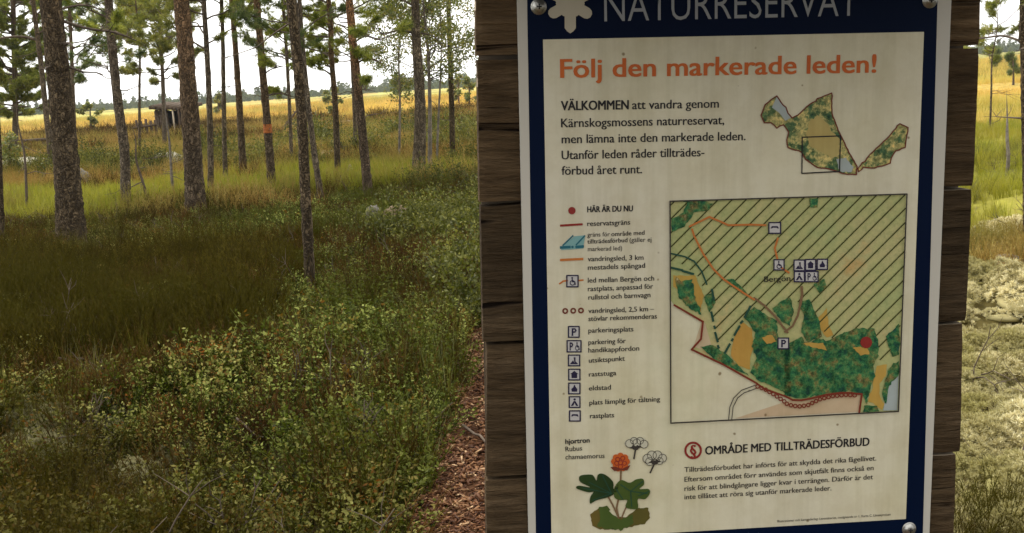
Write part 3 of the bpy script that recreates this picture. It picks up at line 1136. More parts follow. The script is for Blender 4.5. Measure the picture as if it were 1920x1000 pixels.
tree('pine_tree', 'slender pine wearing an orange paint band on its trunk', 'tree', [(511, 368), (506, 290), (499, 200), (482, 0)], (16, 12), 'bark_red', 10, (3.1, 1.2, 20, 1),
     limbs=[([(497, 180), (520, 176), (545, 185)], 4, 3), ([(494, 140), (515, 130), (540, 125)], 3, 4)], snags=4, group=NEAR, seed=5, mark=(.95, 1.08))
tree('pine_tree', 'leaning pine with a bright orange upper trunk', 'tree', [(692, 380), (680, 260), (668, 130), (655, 0)], (18, 14), 'bark_orange', 10, (2.6, 1.0, 20, 1),
     limbs=[([(668, 120), (690, 108), (712, 118)], 4, 4), ([(664, 80), (690, 70), (725, 78)], 4, 4), ([(672, 150), (690, 170)], 3, 2)], snags=3, group=NEAR, seed=6)
tree('pine_tree', 'sturdy grey pine with bare bent branches, beside the young birch', 'tree', [(784, 348), (788, 200), (780, 60), (779, 0)], (25, 14), 'bark_grey', 9, (4.2, 1.2, 16, .8),
     limbs=[([(778, 12), (755, 2), (730, -6)], 5, 0), ([(776, 62), (750, 58), (722, 66), (715, 52)], 5, 1), ([(790, 62), (815, 70), (830, 90)], 3, 0), ([(785, 40), (800, 15), (822, 10)], 3, 0)], snags=3, group=NEAR, seed=7)
tree('pine_tree', 'thin dark pole of a pine, last before the wooden sign board', 'tree', [(849, 318), (847, 200), (841, 0)], (11, 8), 'bark_dark', 9, (4.2, .8, 12, .8), snags=2, group=NEAR, seed=8)
tree('pine_tree', 'thin pine trunk half hidden directly behind the stout reddish pine', 'tree', [(396, 378), (392, 200), (380, 0)], (12, 9), 'bark_grey', 8, (2.1, 1.2, 34, 1.2), snags=4, group=MID, leaf='pine_y', seed=9)
tree('pine_tree', 'thinnest of the trunks between the stout and the orange banded pine', 'tree', [(423, 355), (421, 200), (416, 0)], (9, 7), 'bark_grey', 8, (2.5, 1.1, 32, 1.2), snags=5, group=MID, seed=10)
tree('pine_tree', 'slightly curved pine just left of the orange banded one', 'tree', [(457, 345), (452, 240), (443, 110), (436, 0)], (14, 9), 'bark_red', 9, (2.6, 1.2, 32, 1.2), snags=5, group=MID, seed=11)
tree('pine_tree', 'bushy pine with dense green foliage reaching low on its trunk', 'tree', [(634, 345), (629, 200), (622, 110), (615, 0)], (12, 9), 'bark_red', 8, (1.7, 1.15, 50, 1.4), snags=4, group=MID, seed=12)
tree('pine_tree', 'weak leaning pine seen just behind the slim dark pine', 'tree', [(602, 372), (588, 280), (575, 170), (562, 0)], (12, 8), 'bark_grey', 7.5, (1.9, 1.1, 34, 1.2), snags=3, group=MID, leaf='pine_b', seed=13)
tree('pine_tree', 'thin trunk at the very left edge of the photo', 'tree', [(6, 470), (4, 380), (1, 260), (-8, 120), (-20, 0)], (9, 7), 'bark_dark', 6, (3.2, .9, 14, 1), snags=2, group=NEAR, seed=14)
tree('pine_tree', 'curving thin pine right behind the thickest trunk', 'tree', [(99, 330), (92, 250), (80, 130), (64, 0)], (11, 8), 'bark_grey', 8, (3.0, 1.4, 20, 1),
     limbs=[([(74, 76), (50, 70), (25, 72), (0, 80)], 6, 2)], snags=4, group=MID, seed=15)
tree('pine_tree', 'broad crowned pine filling the upper left corner', 'tree', [(29, 300), (29, 180), (26, 60), (24, 0)], (11, 9), 'bark_grey', 8.5, (1.9, 1.9, 60, 1.3), snags=3, group=MID, seed=16)
tree('pine_tree', 'sparse bluish pine showing between the thickest and the crooked trunk', 'tree', [(140, 300), (137, 200), (130, 0)], (8, 6), 'bark_grey', 8, (2.0, 1.6, 34, 1), snags=4, group=MID, leaf='pine_b', seed=17)
tree('pine_tree', 'yellow green pine standing left of the timber hut', 'tree', [(309, 280), (306, 180), (300, 60), (296, 0)], (8, 6), 'bark_grey', 8, (2.5, 1.7, 38, 1.25), snags=5, group=MID, leaf='pine_y', seed=18)
tree('pine_tree', 'small yellow green pine with a low crown in front of the bog', 'tree', [(262, 300), (262, 180), (262, 90)], (6, 4), 'bark_grey', 5.6, (2.2, 1.0, 26, 1.1), snags=3, group=MID, leaf='pine_y', seed=19)
tree('pine_tree', 'pine with pale green foliage behind the slanting orange trunk', 'tree', [(668, 300), (662, 160), (652, 0)], (8, 6), 'bark_grey', 8, (2.2, 1.5, 46, 1.2), snags=3, group=MID, leaf='pine_y', seed=20)
tree('pine_tree', 'thin trunk with high foliage right of the slim dark pine', 'tree', [(548, 320), (540, 160), (528, 0)], (7, 6), 'bark_grey', 8, (2.0, 1.3, 46, 1.2), snags=3, group=MID, seed=21)
tree('birch_tree', 'young birch with loose pale leaves by the sturdy grey pine', 'tree', [(806, 335), (806, 200), (803, 100), (800, 70)], (9, 5), 'birch_bark', 3.6, (1.5, .85, 34, 1.1), snags=2, group=MID, leaf='birch_leaf', kind='birch', seed=22)
tree('birch_tree', 'slender second birch stem with few leaves, nearer the board', 'tree', [(818, 325), (822, 220), (826, 130)], (5, 3), 'birch_bark', 3.3, (1.7, .7, 14, .8), snags=2, group=MID, leaf='birch_leaf', kind='birch', seed=23)
tree('birch_tree', 'leafy birch bush standing before the golden bog left of the grey pine', 'tree', [(748, 312), (750, 200), (748, 90)], (5, 3), 'birch_bark', 3.6, (1.2, .75, 30, 1.2), snags=0, group=FARP, leaf='birch_leaf', kind='birch', seed=24)
tree('birch_tree', 'thin leafless birch sapling between the crooked and the stout pine', 'tree', [(327, 385), (324, 330), (320, 268)], (6, 4), 'birch_bark', 1.7, None, snags=6, group=NEAR, leaf='birch_leaf', kind='birch', seed=25)
tree('dead_sapling', 'bare dead sapling leaning left beside the crooked pine', 'dead tree', [(281, 392), (270, 345), (256, 300)], (6, 4), 'dead_wood', 1.25, None, snags=4, seed=26)
tree('dead_sapling', 'bare dead sapling standing left of the thickest trunk', 'dead tree', [(51, 415), (49, 360), (44, 290)], (6, 4), 'dead_wood', 1.9, None, snags=5, seed=27)
tree('pine_tree', 'pine at the right edge of the photo reaching a dark limb to the board', 'tree', [(1934, 480), (1930, 250), (1926, 60), (1924, 0)], (26, 24), 'bark_dark', 8, (3.0, 1.2, 20, 1),
     limbs=[([(1916, 78), (1895, 66), (1868, 70), (1845, 68)], 5, 0), ([(1916, 92), (1900, 88)], 5, 1), ([(1916, 222), (1895, 221)], 4, 0), ([(1916, 10), (1895, 14), (1880, 8)], 4, 2)], snags=2, group=NEAR, seed=28)
tree('dead_sapling', 'short broken grey pole standing in the moss right of the board', 'dead tree', [(1889, 330), (1889, 290), (1888, 262)], (7, 6), 'birch_bark', 1.0, None, snags=0, seed=29)
tree('pine_tree', 'small wispy pine seen past the right edge of the board', 'tree', [(1856, 250), (1856, 170), (1858, 110)], (4, 3), 'bark_grey', 2.6, (1.2, .7, 14, .8), snags=2, group=FARP, leaf='pine_y', seed=30)
# scattered dwarf trees on the bog
for k, (px, py, hpx, leaf, kd, lab) in enumerate((
        (170, 262, 66, 'birch_leaf', 'birch', 'wispy sapling on the golden bog right of the thickest trunk'),
        (626, 235, 70, 'birch_leaf', 'birch', 'leafy sapling on the golden bog behind the bushy pine'),
        (745, 190, 46, 'pine_b', 'pine', 'bluish pine far out at the treeline behind the leafy birch bush'),
        (860, 205, 60, 'birch_leaf', 'birch', 'small pale sapling on the bog beside the dark pine pole'),
        (880, 215, 70, 'birch_leaf', 'birch', 'small pale sapling on the bog next to the board edge'),
        (410, 225, 45, 'birch_leaf', 'birch', 'pale sapling on the bog behind the thinnest trunk'),
        (1900, 160, 60, 'pine_b', 'pine', 'distant pine at the treeline near the right photo edge'),
        (1868, 135, 45, 'pine_b', 'pine', 'distant pine at the treeline close to the board'),
        (18, 335, 75, 'birch_leaf', 'birch', 'green sapling on the rise near the left photo edge'))):
    gq = ground_at(px, py)
    s_ = gq[1] / F
    tree('birch_sapling' if kd == 'birch' else 'dwarf_pine', lab, 'tree', [(px, py), (px, py - hpx * .5), (px - 1, py - hpx * .8)], (4, 2.5), 'bark_grey', hpx * s_,
         (hpx * s_ * .3, hpx * s_ * .26, 7, .7 if s_ * F < 80 else .35), snags=0, group=FARP, leaf=leaf, kind=kd, seed=40 + k)

# far forest at the end of the bog: a mass nobody could count
def proto_far(seed, spiky):
    r = np.random.default_rng(seed)
    n = 150
    b = MB()
    z = r.uniform(.08, 1, n)
    rad = (1 - z) * .34 + .05 if spiky else .36 * np.sqrt(np.clip(1 - (z * 2 - 1.05) ** 2, 0.02, 1))
    a = r.uniform(0, 6.283, n)
    rr = rad * np.sqrt(r.uniform(.2, 1, n))
    c = np.stack([np.cos(a) * rr, np.sin(a) * rr, z], -1)
    v, f = leaves(c, unit(r.normal(size=(n, 3))), r.uniform(.12, .25, n), r.uniform(.08, .16, n), r)
    b.add(v, f)
    b.tube(np.array([[0, 0, 0], [0, 0, .8]]), [.03, .01], 4)
    return b.mesh()


B_far = protos('far_tree', [proto_far(s, s % 3 != 0) for s in range(100, 106)], M['far'])
n = 9000
fy = rng.uniform(560, 860, n)
fx = rng.uniform(-.75, .75, n) * fy
fz = terrain(fx, fy)
fs = rng.uniform(1.8, 4.0, n) * (1 + .9 * (rng.uniform(0, 1, n) > .93)) * (.75 + .6 * vn(fx / 60, fy / 200, 3))
scatter('far_forest', np.stack([fx, fy, fz], -1), B_far, fs, .03, 'dark distant forest line closing off the bog', 'forest')

# ================================================================== HUT, BENCH, BOARDWALK, STONES
def hut():
    b = ground_at(324, 262)
    s = b[1] / F
    yaw = Matrix.Rotation(R_(-12), 4, 'Z')
    root = empty('timber_hut', tuple(b))
    root.rotation_euler = (0, 0, R_(-12))
    tag(root, 'low weathered timber hut with a dark doorway at the edge of the bog', 'hut')
    u = s  # one photo pixel in metres at the hut
    w, d, h = 60 * u, 52 * u, 66 * u
    fl = MB()
    n = 9
    for k in range(6):      # left half of the front is standing logs
        x = -w / 2 + (k + .5) * w * .42 / 6
        fl.tube(np.array([[x, 0, -.2], [x + rng.normal() * .02, 0, h * .86]]), [.42 * w / 12 * .98] * 2, 8)
    link('front_wall', fl.mesh(), M['hut_wood'], root)
    fl = MB()
    for k in range(2):
        x = w / 2 - (k + .5) * w * .12 / 2
        fl.tube(np.array([[x, 0, -.2], [x, 0, h * .84]]), [.06 * w / 2] * 2, 8)
    link('front_wall', fl.mesh(), M['hut_wood'], root)
    for sx in (-1, 1):
        sd = MB()
        for k in range(8):
            sd.tube(np.array([[sx * w / 2, (k + .6) * d / 8, -.2], [sx * w / 2, (k + .6) * d / 8, h * .82]]), [d / 16.5] * 2, 8)
        link('side_wall', sd.mesh(), M['hut_wood'], root)
    bk = MB()
    for k in range(9):
        bk.tube(np.array([[-w / 2 + (k + .5) * w / 9, d, -.2], [-w / 2 + (k + .5) * w / 9, d, h * .8]]), [w / 18.5] * 2, 8)
    link('back_wall', bk.mesh(), M['hut_wood'], root)
    rf = MB()
    Mx = Matrix.Translation((0, d / 2, h * .93)) @ Matrix.Rotation(R_(4), 4, 'Y') @ Matrix.Rotation(R_(5), 4, 'X')
    for k in range(9):
        rf.box(((k - 4) * w * 1.22 / 9, 0, rng.normal() * .01), (w * 1.22 / 9 * .96, d * 1.35, h * .09), Mx)
    link('roof', rf.mesh(), M['hut_wood'], root)
    po = MB()
    po.tube(np.array([[w * .16, -d * .12, -.2], [w * .16, -d * .12, h * .88]]), [w * .028] * 2, 8)
    link('post', po.mesh(), M['hut_pale'], root)
    po = MB()
    po.tube(np.array([[w * .36, -d * .14, -.2], [w * .36, -d * .14, h * .86]]), [w * .03] * 2, 8)
    link('post', po.mesh(), M['hut_wood'], root)
    # rail fence of short posts running off to the left is a thing of its own
    f = ground_at(278, 268)
    fr = empty('log_screen', tuple(f))
    tag(fr, 'short row of upright logs leading left from the timber hut', 'fence')
    for k in range(5):
        m_ = MB()
        x = (k - 2) * 8.5 * u
        m_.tube(np.array([[x, 0, -.2], [x + .03 * rng.normal(), 0, (34 + 7 * rng.uniform()) * u]]), [2.6 * u, 2.2 * u], 8)
        link('log', m_.mesh(), M['hut_wood'], fr)
    m_ = MB()
    m_.tube(np.array([[-21 * u, -3.4 * u, 27 * u], [20 * u, -3.4 * u, 30 * u]]), [1.6 * u] * 2, 6)
    link('rail', m_.mesh(), M['hut_wood'], fr)


hut()


def bench():
    b = ground_at(70, 288)
    u = b[1] / F
    root = empty('wooden_bench', tuple(b))
    root.rotation_euler = (0, 0, R_(8))
    tag(root, 'old dark wooden bench on the rise left of the thickest pine', 'bench')
    m_ = MB()
    m_.box((0, 0, 25 * u), (46 * u, 12 * u, 5 * u))
    link('seat', m_.mesh(), M['dead_wood'], root)
    for x in (-13, 14):
        m_ = MB()
        m_.box((x * u, 0, 10 * u), (4 * u, 9 * u, 25 * u))
        link('leg', m_.mesh(), M['dead_wood'], root)


bench()


def boardwalk():
    b = ground_at(622, 246)
    u = b[1] / F
    root = empty('boardwalk', tuple(b))
    root.rotation_euler = (0, 0, R_(3))
    tag(root, 'pale grey plank boardwalk lying across the rise behind the pines', 'boardwalk')
    for k in range(2):
        m_ = MB()
        m_.box((0, (k - .5) * .3, .50), (84 * u, .26, .09))
        link('plank', m_.mesh(), M['hut_pale'], root)
    for x in (-34, 0, 34):
        m_ = MB()
        m_.box((x * u, 0, .20), (.2, .8, .50))
        link('sleeper', m_.mesh(), M['dead_wood'], root)


boardwalk()


def rock(name, label, cat, px, py, wpx, hpx, mt, seed, group=None):
    b = ground_at(px, py)
    u = b[1] / F
    bm = bmesh.new()
    bmesh.ops.create_icosphere(bm, subdivisions=4, radius=1)
    for v in bm.verts:
        c = v.co
        k = 1 + .35 * (fbm(c.x * 1.3 + seed, c.y * 1.3 + c.z, seed) - .5) + .25 * (vn(c.x * 3 + c.z * 2 + seed, c.y * 3, seed) - .5)
        k = round(k * 9) / 9 * .5 + k * .5
        v.co = Vector((c.x * wpx * u / 2 * k, c.y * wpx * u / 2.4 * k, c.z * hpx * u * k * .8 + hpx * u * .1))
    me = bpy.data.meshes.new('mesh')
    bm.to_mesh(me)
    bm.free()
    o = link(name, me, M[mt], smooth=True)
    o.location = b
    tag(o, label, cat, group)
    return o


rock('boulder', 'low dark boulder among the bilberry in the middle of the undergrowth', 'rock', 706, 434, 50, 54, 'rock', 1)
rock('tree_stump', 'mossy brown stump beside the low dark boulder', 'stump', 748, 436, 58, 62, 'stump', 2)
rock('boulder', 'rounded grey boulder on the rise right of the thickest trunk', 'rock', 155, 352, 38, 38, 'rock', 3)
rock('stone', 'small upright pale stone near the foot of the bushy pine', 'rock', 659, 338, 12, 34, 'rock_pale', 4)
rock('rock_slab', 'flat pale rock slab behind the slim dark pine', 'rock', 612, 304, 66, 24, 'rock_pale', 5)
rock('rock_slab', 'flat pale rock strip along the rise at the left edge', 'rock', 40, 318, 150, 24, 'rock_pale', 6)
rock('rock_slab', 'flat pale rock between the crooked and the stout pine', 'rock', 310, 308, 80, 24, 'rock_pale', 7)
rock('boulder', 'small black boulder by the leaning branch on the rise', 'rock', 517, 252, 20, 14, 'bark_dark', 8)
rock('stone', 'small white stone left of the slim dark pine on the rise', 'rock', 552, 246, 9, 18, 'rock_pale', 9)
rock('boulder', 'lichen covered boulder at the right edge above the pale lichen', 'rock', 1890, 505, 62, 34, 'rock', 10)
# leaning dead branch
b = ground_at(520, 258)
u = b[1] / F
m_ = MB()
P = smooth_path(np.array([on_depth(x_, y_, b[1]) for x_, y_ in ((520, 256), (532, 240), (545, 222), (556, 208))]) - b, 9)
m_.tube(P, np.linspace(3.2, 1.5, 9) * u, 6)
for k in range(3):
    dead_limb(m_, P[3 + 2 * k], rng.normal(size=3) + [0, 0, .6], 14 * u, rng, .8 * u, 1)
o = link('fallen_branch', m_.mesh(), M['dead_wood'])
o.location = b
tag(o, 'bare grey branch propped up slantwise behind the slim dark pine', 'branch')
# twigs lying in the shrubs
for k, (x0, y0, x1, y1, lab) in enumerate(((120, 712, 200, 696, 'thin dead twig lying at the foot of the dark heather belt'), (880, 820, 940, 880, 'thin twig lying on the chip path beside the board'), (455, 832, 500, 860, 'dead twig lying among the shrubs left of the chip path'))):
    a, c = ground_at(x0, y0), ground_at(x1, y1)
    m_ = MB()
    P = np.linspace(0, 1, 6)[:, None] * (c - a) + rng.normal(size=(6, 3)) * .012
    m_.tube(P, np.linspace(.007, .003, 6), 5)
    dead_limb(m_, P[3], rng.normal(size=3) * [1, 1, .3], .12, rng, .002, 1)
    o = link('twig', m_.mesh(), M['dead_wood'])
    o.location = a + np.array([0, 0, .10 if k != 1 else .03])
    tag(o, lab, 'twig')

# ================================================================== WOODEN SIGN BOARD AND THE INFORMATION SIGN
SIGM = Matrix.Translation((0.2244181, 1.12338863, 1.27202091)) @ Matrix.Rotation(R_(4.58747), 4, 'Z') @ Matrix.Rotation(R_(.27672), 4, 'X') @ Matrix.Rotation(R_(2.33219), 4, 'Y')
SINV = SIGM.inverted()
_o = SINV @ Vector((0, 0, EYE))


def S(px, py):
    """position (right, up) in metres on the face of the sign, measured from the photograph"""
    d = SINV.to_3x3() @ Vector(ray(px, py))
    t = -_o.y / d.y
    q = _o + d * t
    return np.array([q.x, q.z])


PX = float(np.linalg.norm(S(1400, 500) - S(1300, 500))) / 100      # metres per photo pixel on the sign

# --- materials
m, t, o = mat('weathered brown board')
rnd = t.nodes.new('ShaderNodeObjectInfo').outputs['Random']
tcb = t.nodes.new('ShaderNodeTexCoord')
offs = t.nodes.new('ShaderNodeVectorMath')
offs.operation = 'MULTIPLY_ADD'
cmb = t.nodes.new('ShaderNodeCombineXYZ')
for q in range(3):
    t.links.new(rnd, cmb.inputs[q])
t.links.new(cmb.outputs[0], offs.inputs[0])
offs.inputs[1].default_value = (7, 3, 5)
t.links.new(tcb.outputs['Object'], offs.inputs[2])


def grain(scale, det, rough, st, dist=0.0):
    mp_n = t.nodes.new('ShaderNodeMapping')
    mp_n.inputs['Scale'].default_value = st
    t.links.new(offs.outputs[0], mp_n.inputs[0])
    n_ = t.nodes.new('ShaderNodeTexNoise')
    n_.inputs['Scale'].default_value = scale
    n_.inputs['Detail'].default_value = det
    n_.inputs['Roughness'].default_value = rough
    n_.inputs['Distortion'].default_value = dist
    t.links.new(mp_n.outputs[0], n_.inputs[0])
    return n_.outputs[0]


n1 = grain(10, 9, .75, (.6, 3, 8), .6)
n2 = grain(3.0, 4, .6, (.8, 2, 2.0))
n3 = grain(70, 5, .75, (.30, 2, 2.4), .4)
n4 = grain(16, 3, .5, (.22, 2, 3.2), .8)
c = ramp(t, n1, [(0.28, (.066, .045, .025)), (0.5, (.108, .076, .043)), (0.68, (.16, .117, .072))])
c = mixc(t, .9, c, ramp(t, n2, [(0.32, (.5, .46, .42)), (0.62, (1.3, 1.25, 1.2))]), 'MULTIPLY')
c = mixc(t, .55, c, ramp(t, n3, [(0.35, (.45, .45, .45)), (0.62, (1.35, 1.33, 1.3))]), 'MULTIPLY')
split = ramp(t, n4, [(.30, (.12, .1, .1)), (.36, (1, 1, 1))])
c = mixc(t, 1.0, c, split, 'MULTIPLY')
c = mixc(t, 1.0, c, ramp(t, rnd, [(0, (.8, .8, .8)), (1, (1.2, 1.15, 1.1))]), 'MULTIPLY')
ad = t.nodes.new('ShaderNodeMath')
ad.operation = 'ADD'
t.links.new(n1, ad.inputs[0])
t.links.new(n3, ad.inputs[1])
ad2 = t.nodes.new('ShaderNodeMath')
ad2.operation = 'MULTIPLY_ADD'
t.links.new(split, ad2.inputs[0])
ad2.inputs[1].default_value = .8
t.links.new(ad.outputs[0], ad2.inputs[2])
princ(t, o, c, .9, .1, ad2.outputs[0], 1.0, .008)
M['board'] = m
M['board_edge'] = simple('splintered pale board edge', (.30, .24, .17), .9, .1, .4, 60, .5)
M['post'] = simple('dark timber post', (.06, .045, .03), .9, .1, .4, 12, .5)


def printed(name, c, dirt=True, rough=.45, spec=.25, tone=None):
    m, t, o = mat(name)
    n = noise(t, 4, 5, .6)
    c2 = tone or tuple(x * .93 for x in c)
    col = ramp(t, n, [(0.35, c), (0.65, c2)])
    if dirt:
        ns = noise(t, 14, 4, .65, stretch=(3.5, 1, .22))
        col = mixc(t, 1.0, col, ramp(t, ns, [(.36, (.90, .895, .86)), (.56, (1, 1, 1))]), 'MULTIPLY')
        na = noise(t, 6, 5, .7)
        col = mixc(t, ramp(t, na, [(.58, (0, 0, 0)), (.78, (.35, .35, .35))]), col, tuple(x * k_ for x, k_ in zip(c, (.78, .86, .68))))
        n4 = noise(t, 22, 6, .7)
        col = mixc(t, 1.0, col, ramp(t, n4, [(0.35, (.90, .88, .84)), (0.6, (1, 1, 1))]), 'MULTIPLY')
        v = t.nodes.new('ShaderNodeTexVoronoi')
        v.inputs['Scale'].default_value = 62
        tc_ = t.nodes.new('ShaderNodeTexCoord')
        t.links.new(tc_.outputs['Object'], v.inputs['Vector'])
        nd_ = noise(t, 90, 2)
        sp_ = t.nodes.new('ShaderNodeSeparateColor')
        t.links.new(v.outputs['Color'], sp_.inputs[0])
        gt = t.nodes.new('ShaderNodeMath')
        gt.operation = 'GREATER_THAN'
        gt.inputs[1].default_value = .22
        t.links.new(sp_.outputs[0], gt.inputs[0])
        a1 = t.nodes.new('ShaderNodeMath')
        a1.operation = 'ADD'
        t.links.new(gt.outputs[0], a1.inputs[0])
        t.links.new(v.outputs['Distance'], a1.inputs[1])
        msk = t.nodes.new('ShaderNodeMath')
        msk.operation = 'MULTIPLY_ADD'
        t.links.new(nd_, msk.inputs[0])
        msk.inputs[1].default_value = .25
        t.links.new(a1.outputs[0], msk.inputs[2])
        f = ramp(t, msk.outputs[0], [(.17, (.42, .36, .28)), (.24, (1, 1, 1))])
        col = mixc(t, 1.0, col, f, 'MULTIPLY')
    p = princ(t, o, col, rough, spec)
    return m


M['paper'] = printed('aged cream printed panel', (.68, .635, .50), tone=(.69, .64, .45))
M['plate'] = printed('white sign plate', (.55, .52, .45), dirt=False)
M['blue'] = printed('navy blue print', (.001, .006, .026), dirt=False, rough=.5, spec=.08)
M['grey_print'] = printed('pale grey print', (.33, .34, .35), dirt=False)
M['cream_print'] = printed('cream emblem print', (.52, .47, .36), dirt=False)
M['orange_print'] = printed('orange print', (.62, .15, .025), dirt=False, tone=(.50, .10, .02))
M['black_print'] = printed('black print', (.018, .016, .018), dirt=False)
M['grey_text'] = printed('dark grey print', (.05, .042, .035), dirt=False)
M['red_print'] = printed('red print', (.26, .028, .022), dirt=False)
M['boundary_print'] = printed('brick red print', (.20, .035, .018), dirt=False)
M['maroon_print'] = printed('maroon print', (.16, .035, .02), dirt=False)
M['teal_print'] = printed('teal print', (.02, .13, .17), dirt=False)
M['cyan_print'] = printed('pale cyan print', (.20, .38, .37), dirt=False)
M['trail_print'] = printed('orange trail print', (.52, .17, .04), dirt=False)
M['green_line'] = printed('dark green line print', (.02, .07, .045), dirt=False)
M['hatch'] = printed('olive hatch print', (.06, .065, .015), dirt=False)
M['icon_ink'] = printed('dark violet ink', (.022, .018, .05), dirt=False)
M['icon_white'] = printed('icon white', (.52, .50, .48), dirt=False)
M['flesh'] = printed('pale pink print', (.60, .42, .27), dirt=True, tone=(.58, .46, .30))
M['ochre'] = printed('ochre map wash', (.50, .36, .08), dirt=True, tone=(.52, .27, .06))
M['pale_ochre'] = printed('pale ochre map wash', (.50, .43, .18), dirt=True, tone=(.50, .38, .13))
M['water'] = printed('pale blue grey map print', (.40, .45, .44), dirt=True)
M['leaf_print'] = printed('dark leaf print', (.045, .085, .018), dirt=True, tone=(.015, .035, .01))
M['leaf_light'] = printed('mid leaf print', (.11, .15, .035), dirt=True, tone=(.06, .10, .02))
M['stem_print'] = printed('brown stem print', (.20, .12, .06), dirt=False)
M['petal'] = printed('white petal print', (.58, .55, .42), dirt=False)
M['moss_print'] = printed('brown moss print', (.22, .13, .03), dirt=True, tone=(.10, .09, .02))


def mottled(name, stops, s1, s2):
    m, t, o = mat(name)
    a = noise(t, s1, 4, .7)
    b = noise(t, s2, 5, .8)
    c = ramp(t, a, stops)
    c = mixc(t, 1.0, c, ramp(t, b, [(0.36, (.30, .38, .34)), (0.5, (1, 1, 1)), (0.64, (2.0, 1.7, 1.6))]), 'MULTIPLY')
    princ(t, o, c, .45, .25)
    return m


M['forest_print'] = mottled('mottled forest map print', [(0.34, (.012, .06, .04)), (0.44, (.022, .12, .045)), (0.52, (.06, .16, .055)), (0.59, (.12, .15, .05)), (.66, (.16, .12, .04)), (.73, (.30, .30, .15))], 95, 210)
M['wash'] = mottled('yellow green map wash', [(0.3, (.34, .40, .17)), (0.5, (.42, .42, .18)), (0.62, (.47, .43, .20)), (0.75, (.52, .34, .13))], 13, 200)
nd = M['wash'].node_tree.nodes
for x_ in nd:
    if x_.type == 'VALTORGB' and len(x_.color_ramp.elements) == 3:
        x_.color_ramp.elements[0].color = (.82, .86, .82, 1)
        x_.color_ramp.elements[2].color = (1.1, 1.08, 1.05, 1)
M['mini_map'] = mottled('small map print', [(0.34, (.03, .09, .045)), (0.46, (.10, .16, .06)), (0.52, (.40, .37, .14)), (0.75, (.46, .36, .13))], 60, 220)
M['steel'] = simple('dull steel bolt', (.42, .41, .38), .35, .5, .3, 200, .3, metal=.9)


# --- timber backing: stacked horizontal boards on two posts
bd = empty('wooden_sign_board')
bd.matrix_world = SIGM
tag(bd, 'weathered dark brown board of stacked horizontal planks carrying the information sign', 'sign board')
plk = [(-175, 104, 891, 894, 1846, 1842, -195, 84), (112, 381, 896, 900, 1842, 1830, 90, 350), (389, 645, 902, 907, 1828, 1816, 357, 604), (651, 899, 914, 913, 1811, 1806, 610, 851), (907, 1160, 912, 916, 1799, 1790, 857, 1105), (1168, 1420, 919, 921, 1786, 1780, 1112, 1350)]
for k, (ya, yb, xl, xl2, xr_, xr2_, yra, yrb) in enumerate(plk):
    r = np.random.default_rng(300 + k)
    A, B, C_, D_ = S(xl, ya), S(xr_, yra), S(xr2_, yrb), S(xl2, yb)
    bm = bmesh.new()
    nx, nz = 90, 16
    y0, y1 = .0045 + abs(r.normal()) * .001, .034
    # slightly waney plank: front and back grids bridged
    grid = {}
    ev = np.cumsum(r.normal(size=(2, nx + 1)), 1) * .00014
    ev -= np.linspace(0, 1, nx + 1)[None] * ev[:, -1:]
    el = r.normal(size=(2, nz + 1)) * .00015
    for side, yv in ((0, y0), (1, y1)):
        for iz in range(nz + 1):
            for ix in range(nx + 1):
                u_, v_ = ix / nx, iz / nz
                p = (A * (1 - u_) + B * u_) * (1 - v_) + (D_ * (1 - u_) + C_ * u_) * v_
                edge = min(u_, 1 - u_) * nx, min(v_, 1 - v_) * nz
                rnd = (.0022 if edge[1] < .5 else .0006 if edge[1] < 1.5 else 0) + (.0012 if edge[0] < .5 else 0)
                dx = (el[0][iz] * (ix == 0) + el[1][iz] * (ix == nx))
                dz = ev[0][ix] * (1 - v_) + ev[1][ix] * v_
                rough_ = .0007 * (fbm(p[0] * 18, p[1] * 150, 7 + k) - .5) if side == 0 else 0
                grid[side, iz, ix] = bm.verts.new((p[0] + dx, yv + (rnd + rough_) * (1 if side == 0 else -1), p[1] + dz))
    for iz in range(nz):
        for ix in range(nx):
            bm.faces.new([grid[0, iz, ix], grid[0, iz + 1, ix], grid[0, iz + 1, ix + 1], grid[0, iz, ix + 1]])
            bm.faces.new([grid[1, iz, ix], grid[1, iz, ix + 1], grid[1, iz + 1, ix + 1], grid[1, iz + 1, ix]])
    for ix in range(nx):
        f = bm.faces.new([grid[0, 0, ix], grid[0, 0, ix + 1], grid[1, 0, ix + 1], grid[1, 0, ix]])
        f.material_index = 1 if ix > nx - 9 + r.integers(0, 3) else 0
        bm.faces.new([grid[0, nz, ix], grid[1, nz, ix], grid[1, nz, ix + 1], grid[0, nz, ix + 1]])
    for iz in range(nz):
        f = bm.faces.new([grid[0, iz, 0], grid[1, iz, 0], grid[1, iz + 1, 0], grid[0, iz + 1, 0]])
        f.material_index = 1 if r.uniform() < .15 else 0
        f = bm.faces.new([grid[0, iz, nx], grid[0, iz + 1, nx], grid[1, iz + 1, nx], grid[1, iz, nx]])
        f.material_index = 1 if r.uniform() < .3 else 0
    bmesh.ops.recalc_face_normals(bm, faces=bm.faces[:])
    me = bpy.data.meshes.new('mesh')
    bm.to_mesh(me)
    bm.free()
    link('plank', me, [M['board'], M['board_edge']], bd)
mb = MB()
q0, q1, q2, q3 = S(897, -180), S(1849, -190), S(1790, 1340), S(925, 1400)
mb.add([(q[0], y_, q[1]) for y_ in (.0352, .043) for q in (q0, q1, q2, q3)], [[[0, 3, 2, 1], [4, 5, 6, 7], [0, 1, 5, 4], [1, 2, 6, 5], [2, 3, 7, 6], [3, 0, 4, 7]]])
link('gap_blocker', mb.mesh(), M['post'], bd)  # added dark sheet, blocks the sky behind the planks so the gaps stay dark
for xp in (-.15, .13):
    mb = MB()
    mb.box((xp, .0435 + .045, -.42), (.09, .088, 1.75))
    link('post', mb.mesh(), M['post'], bd)
mb = MB()
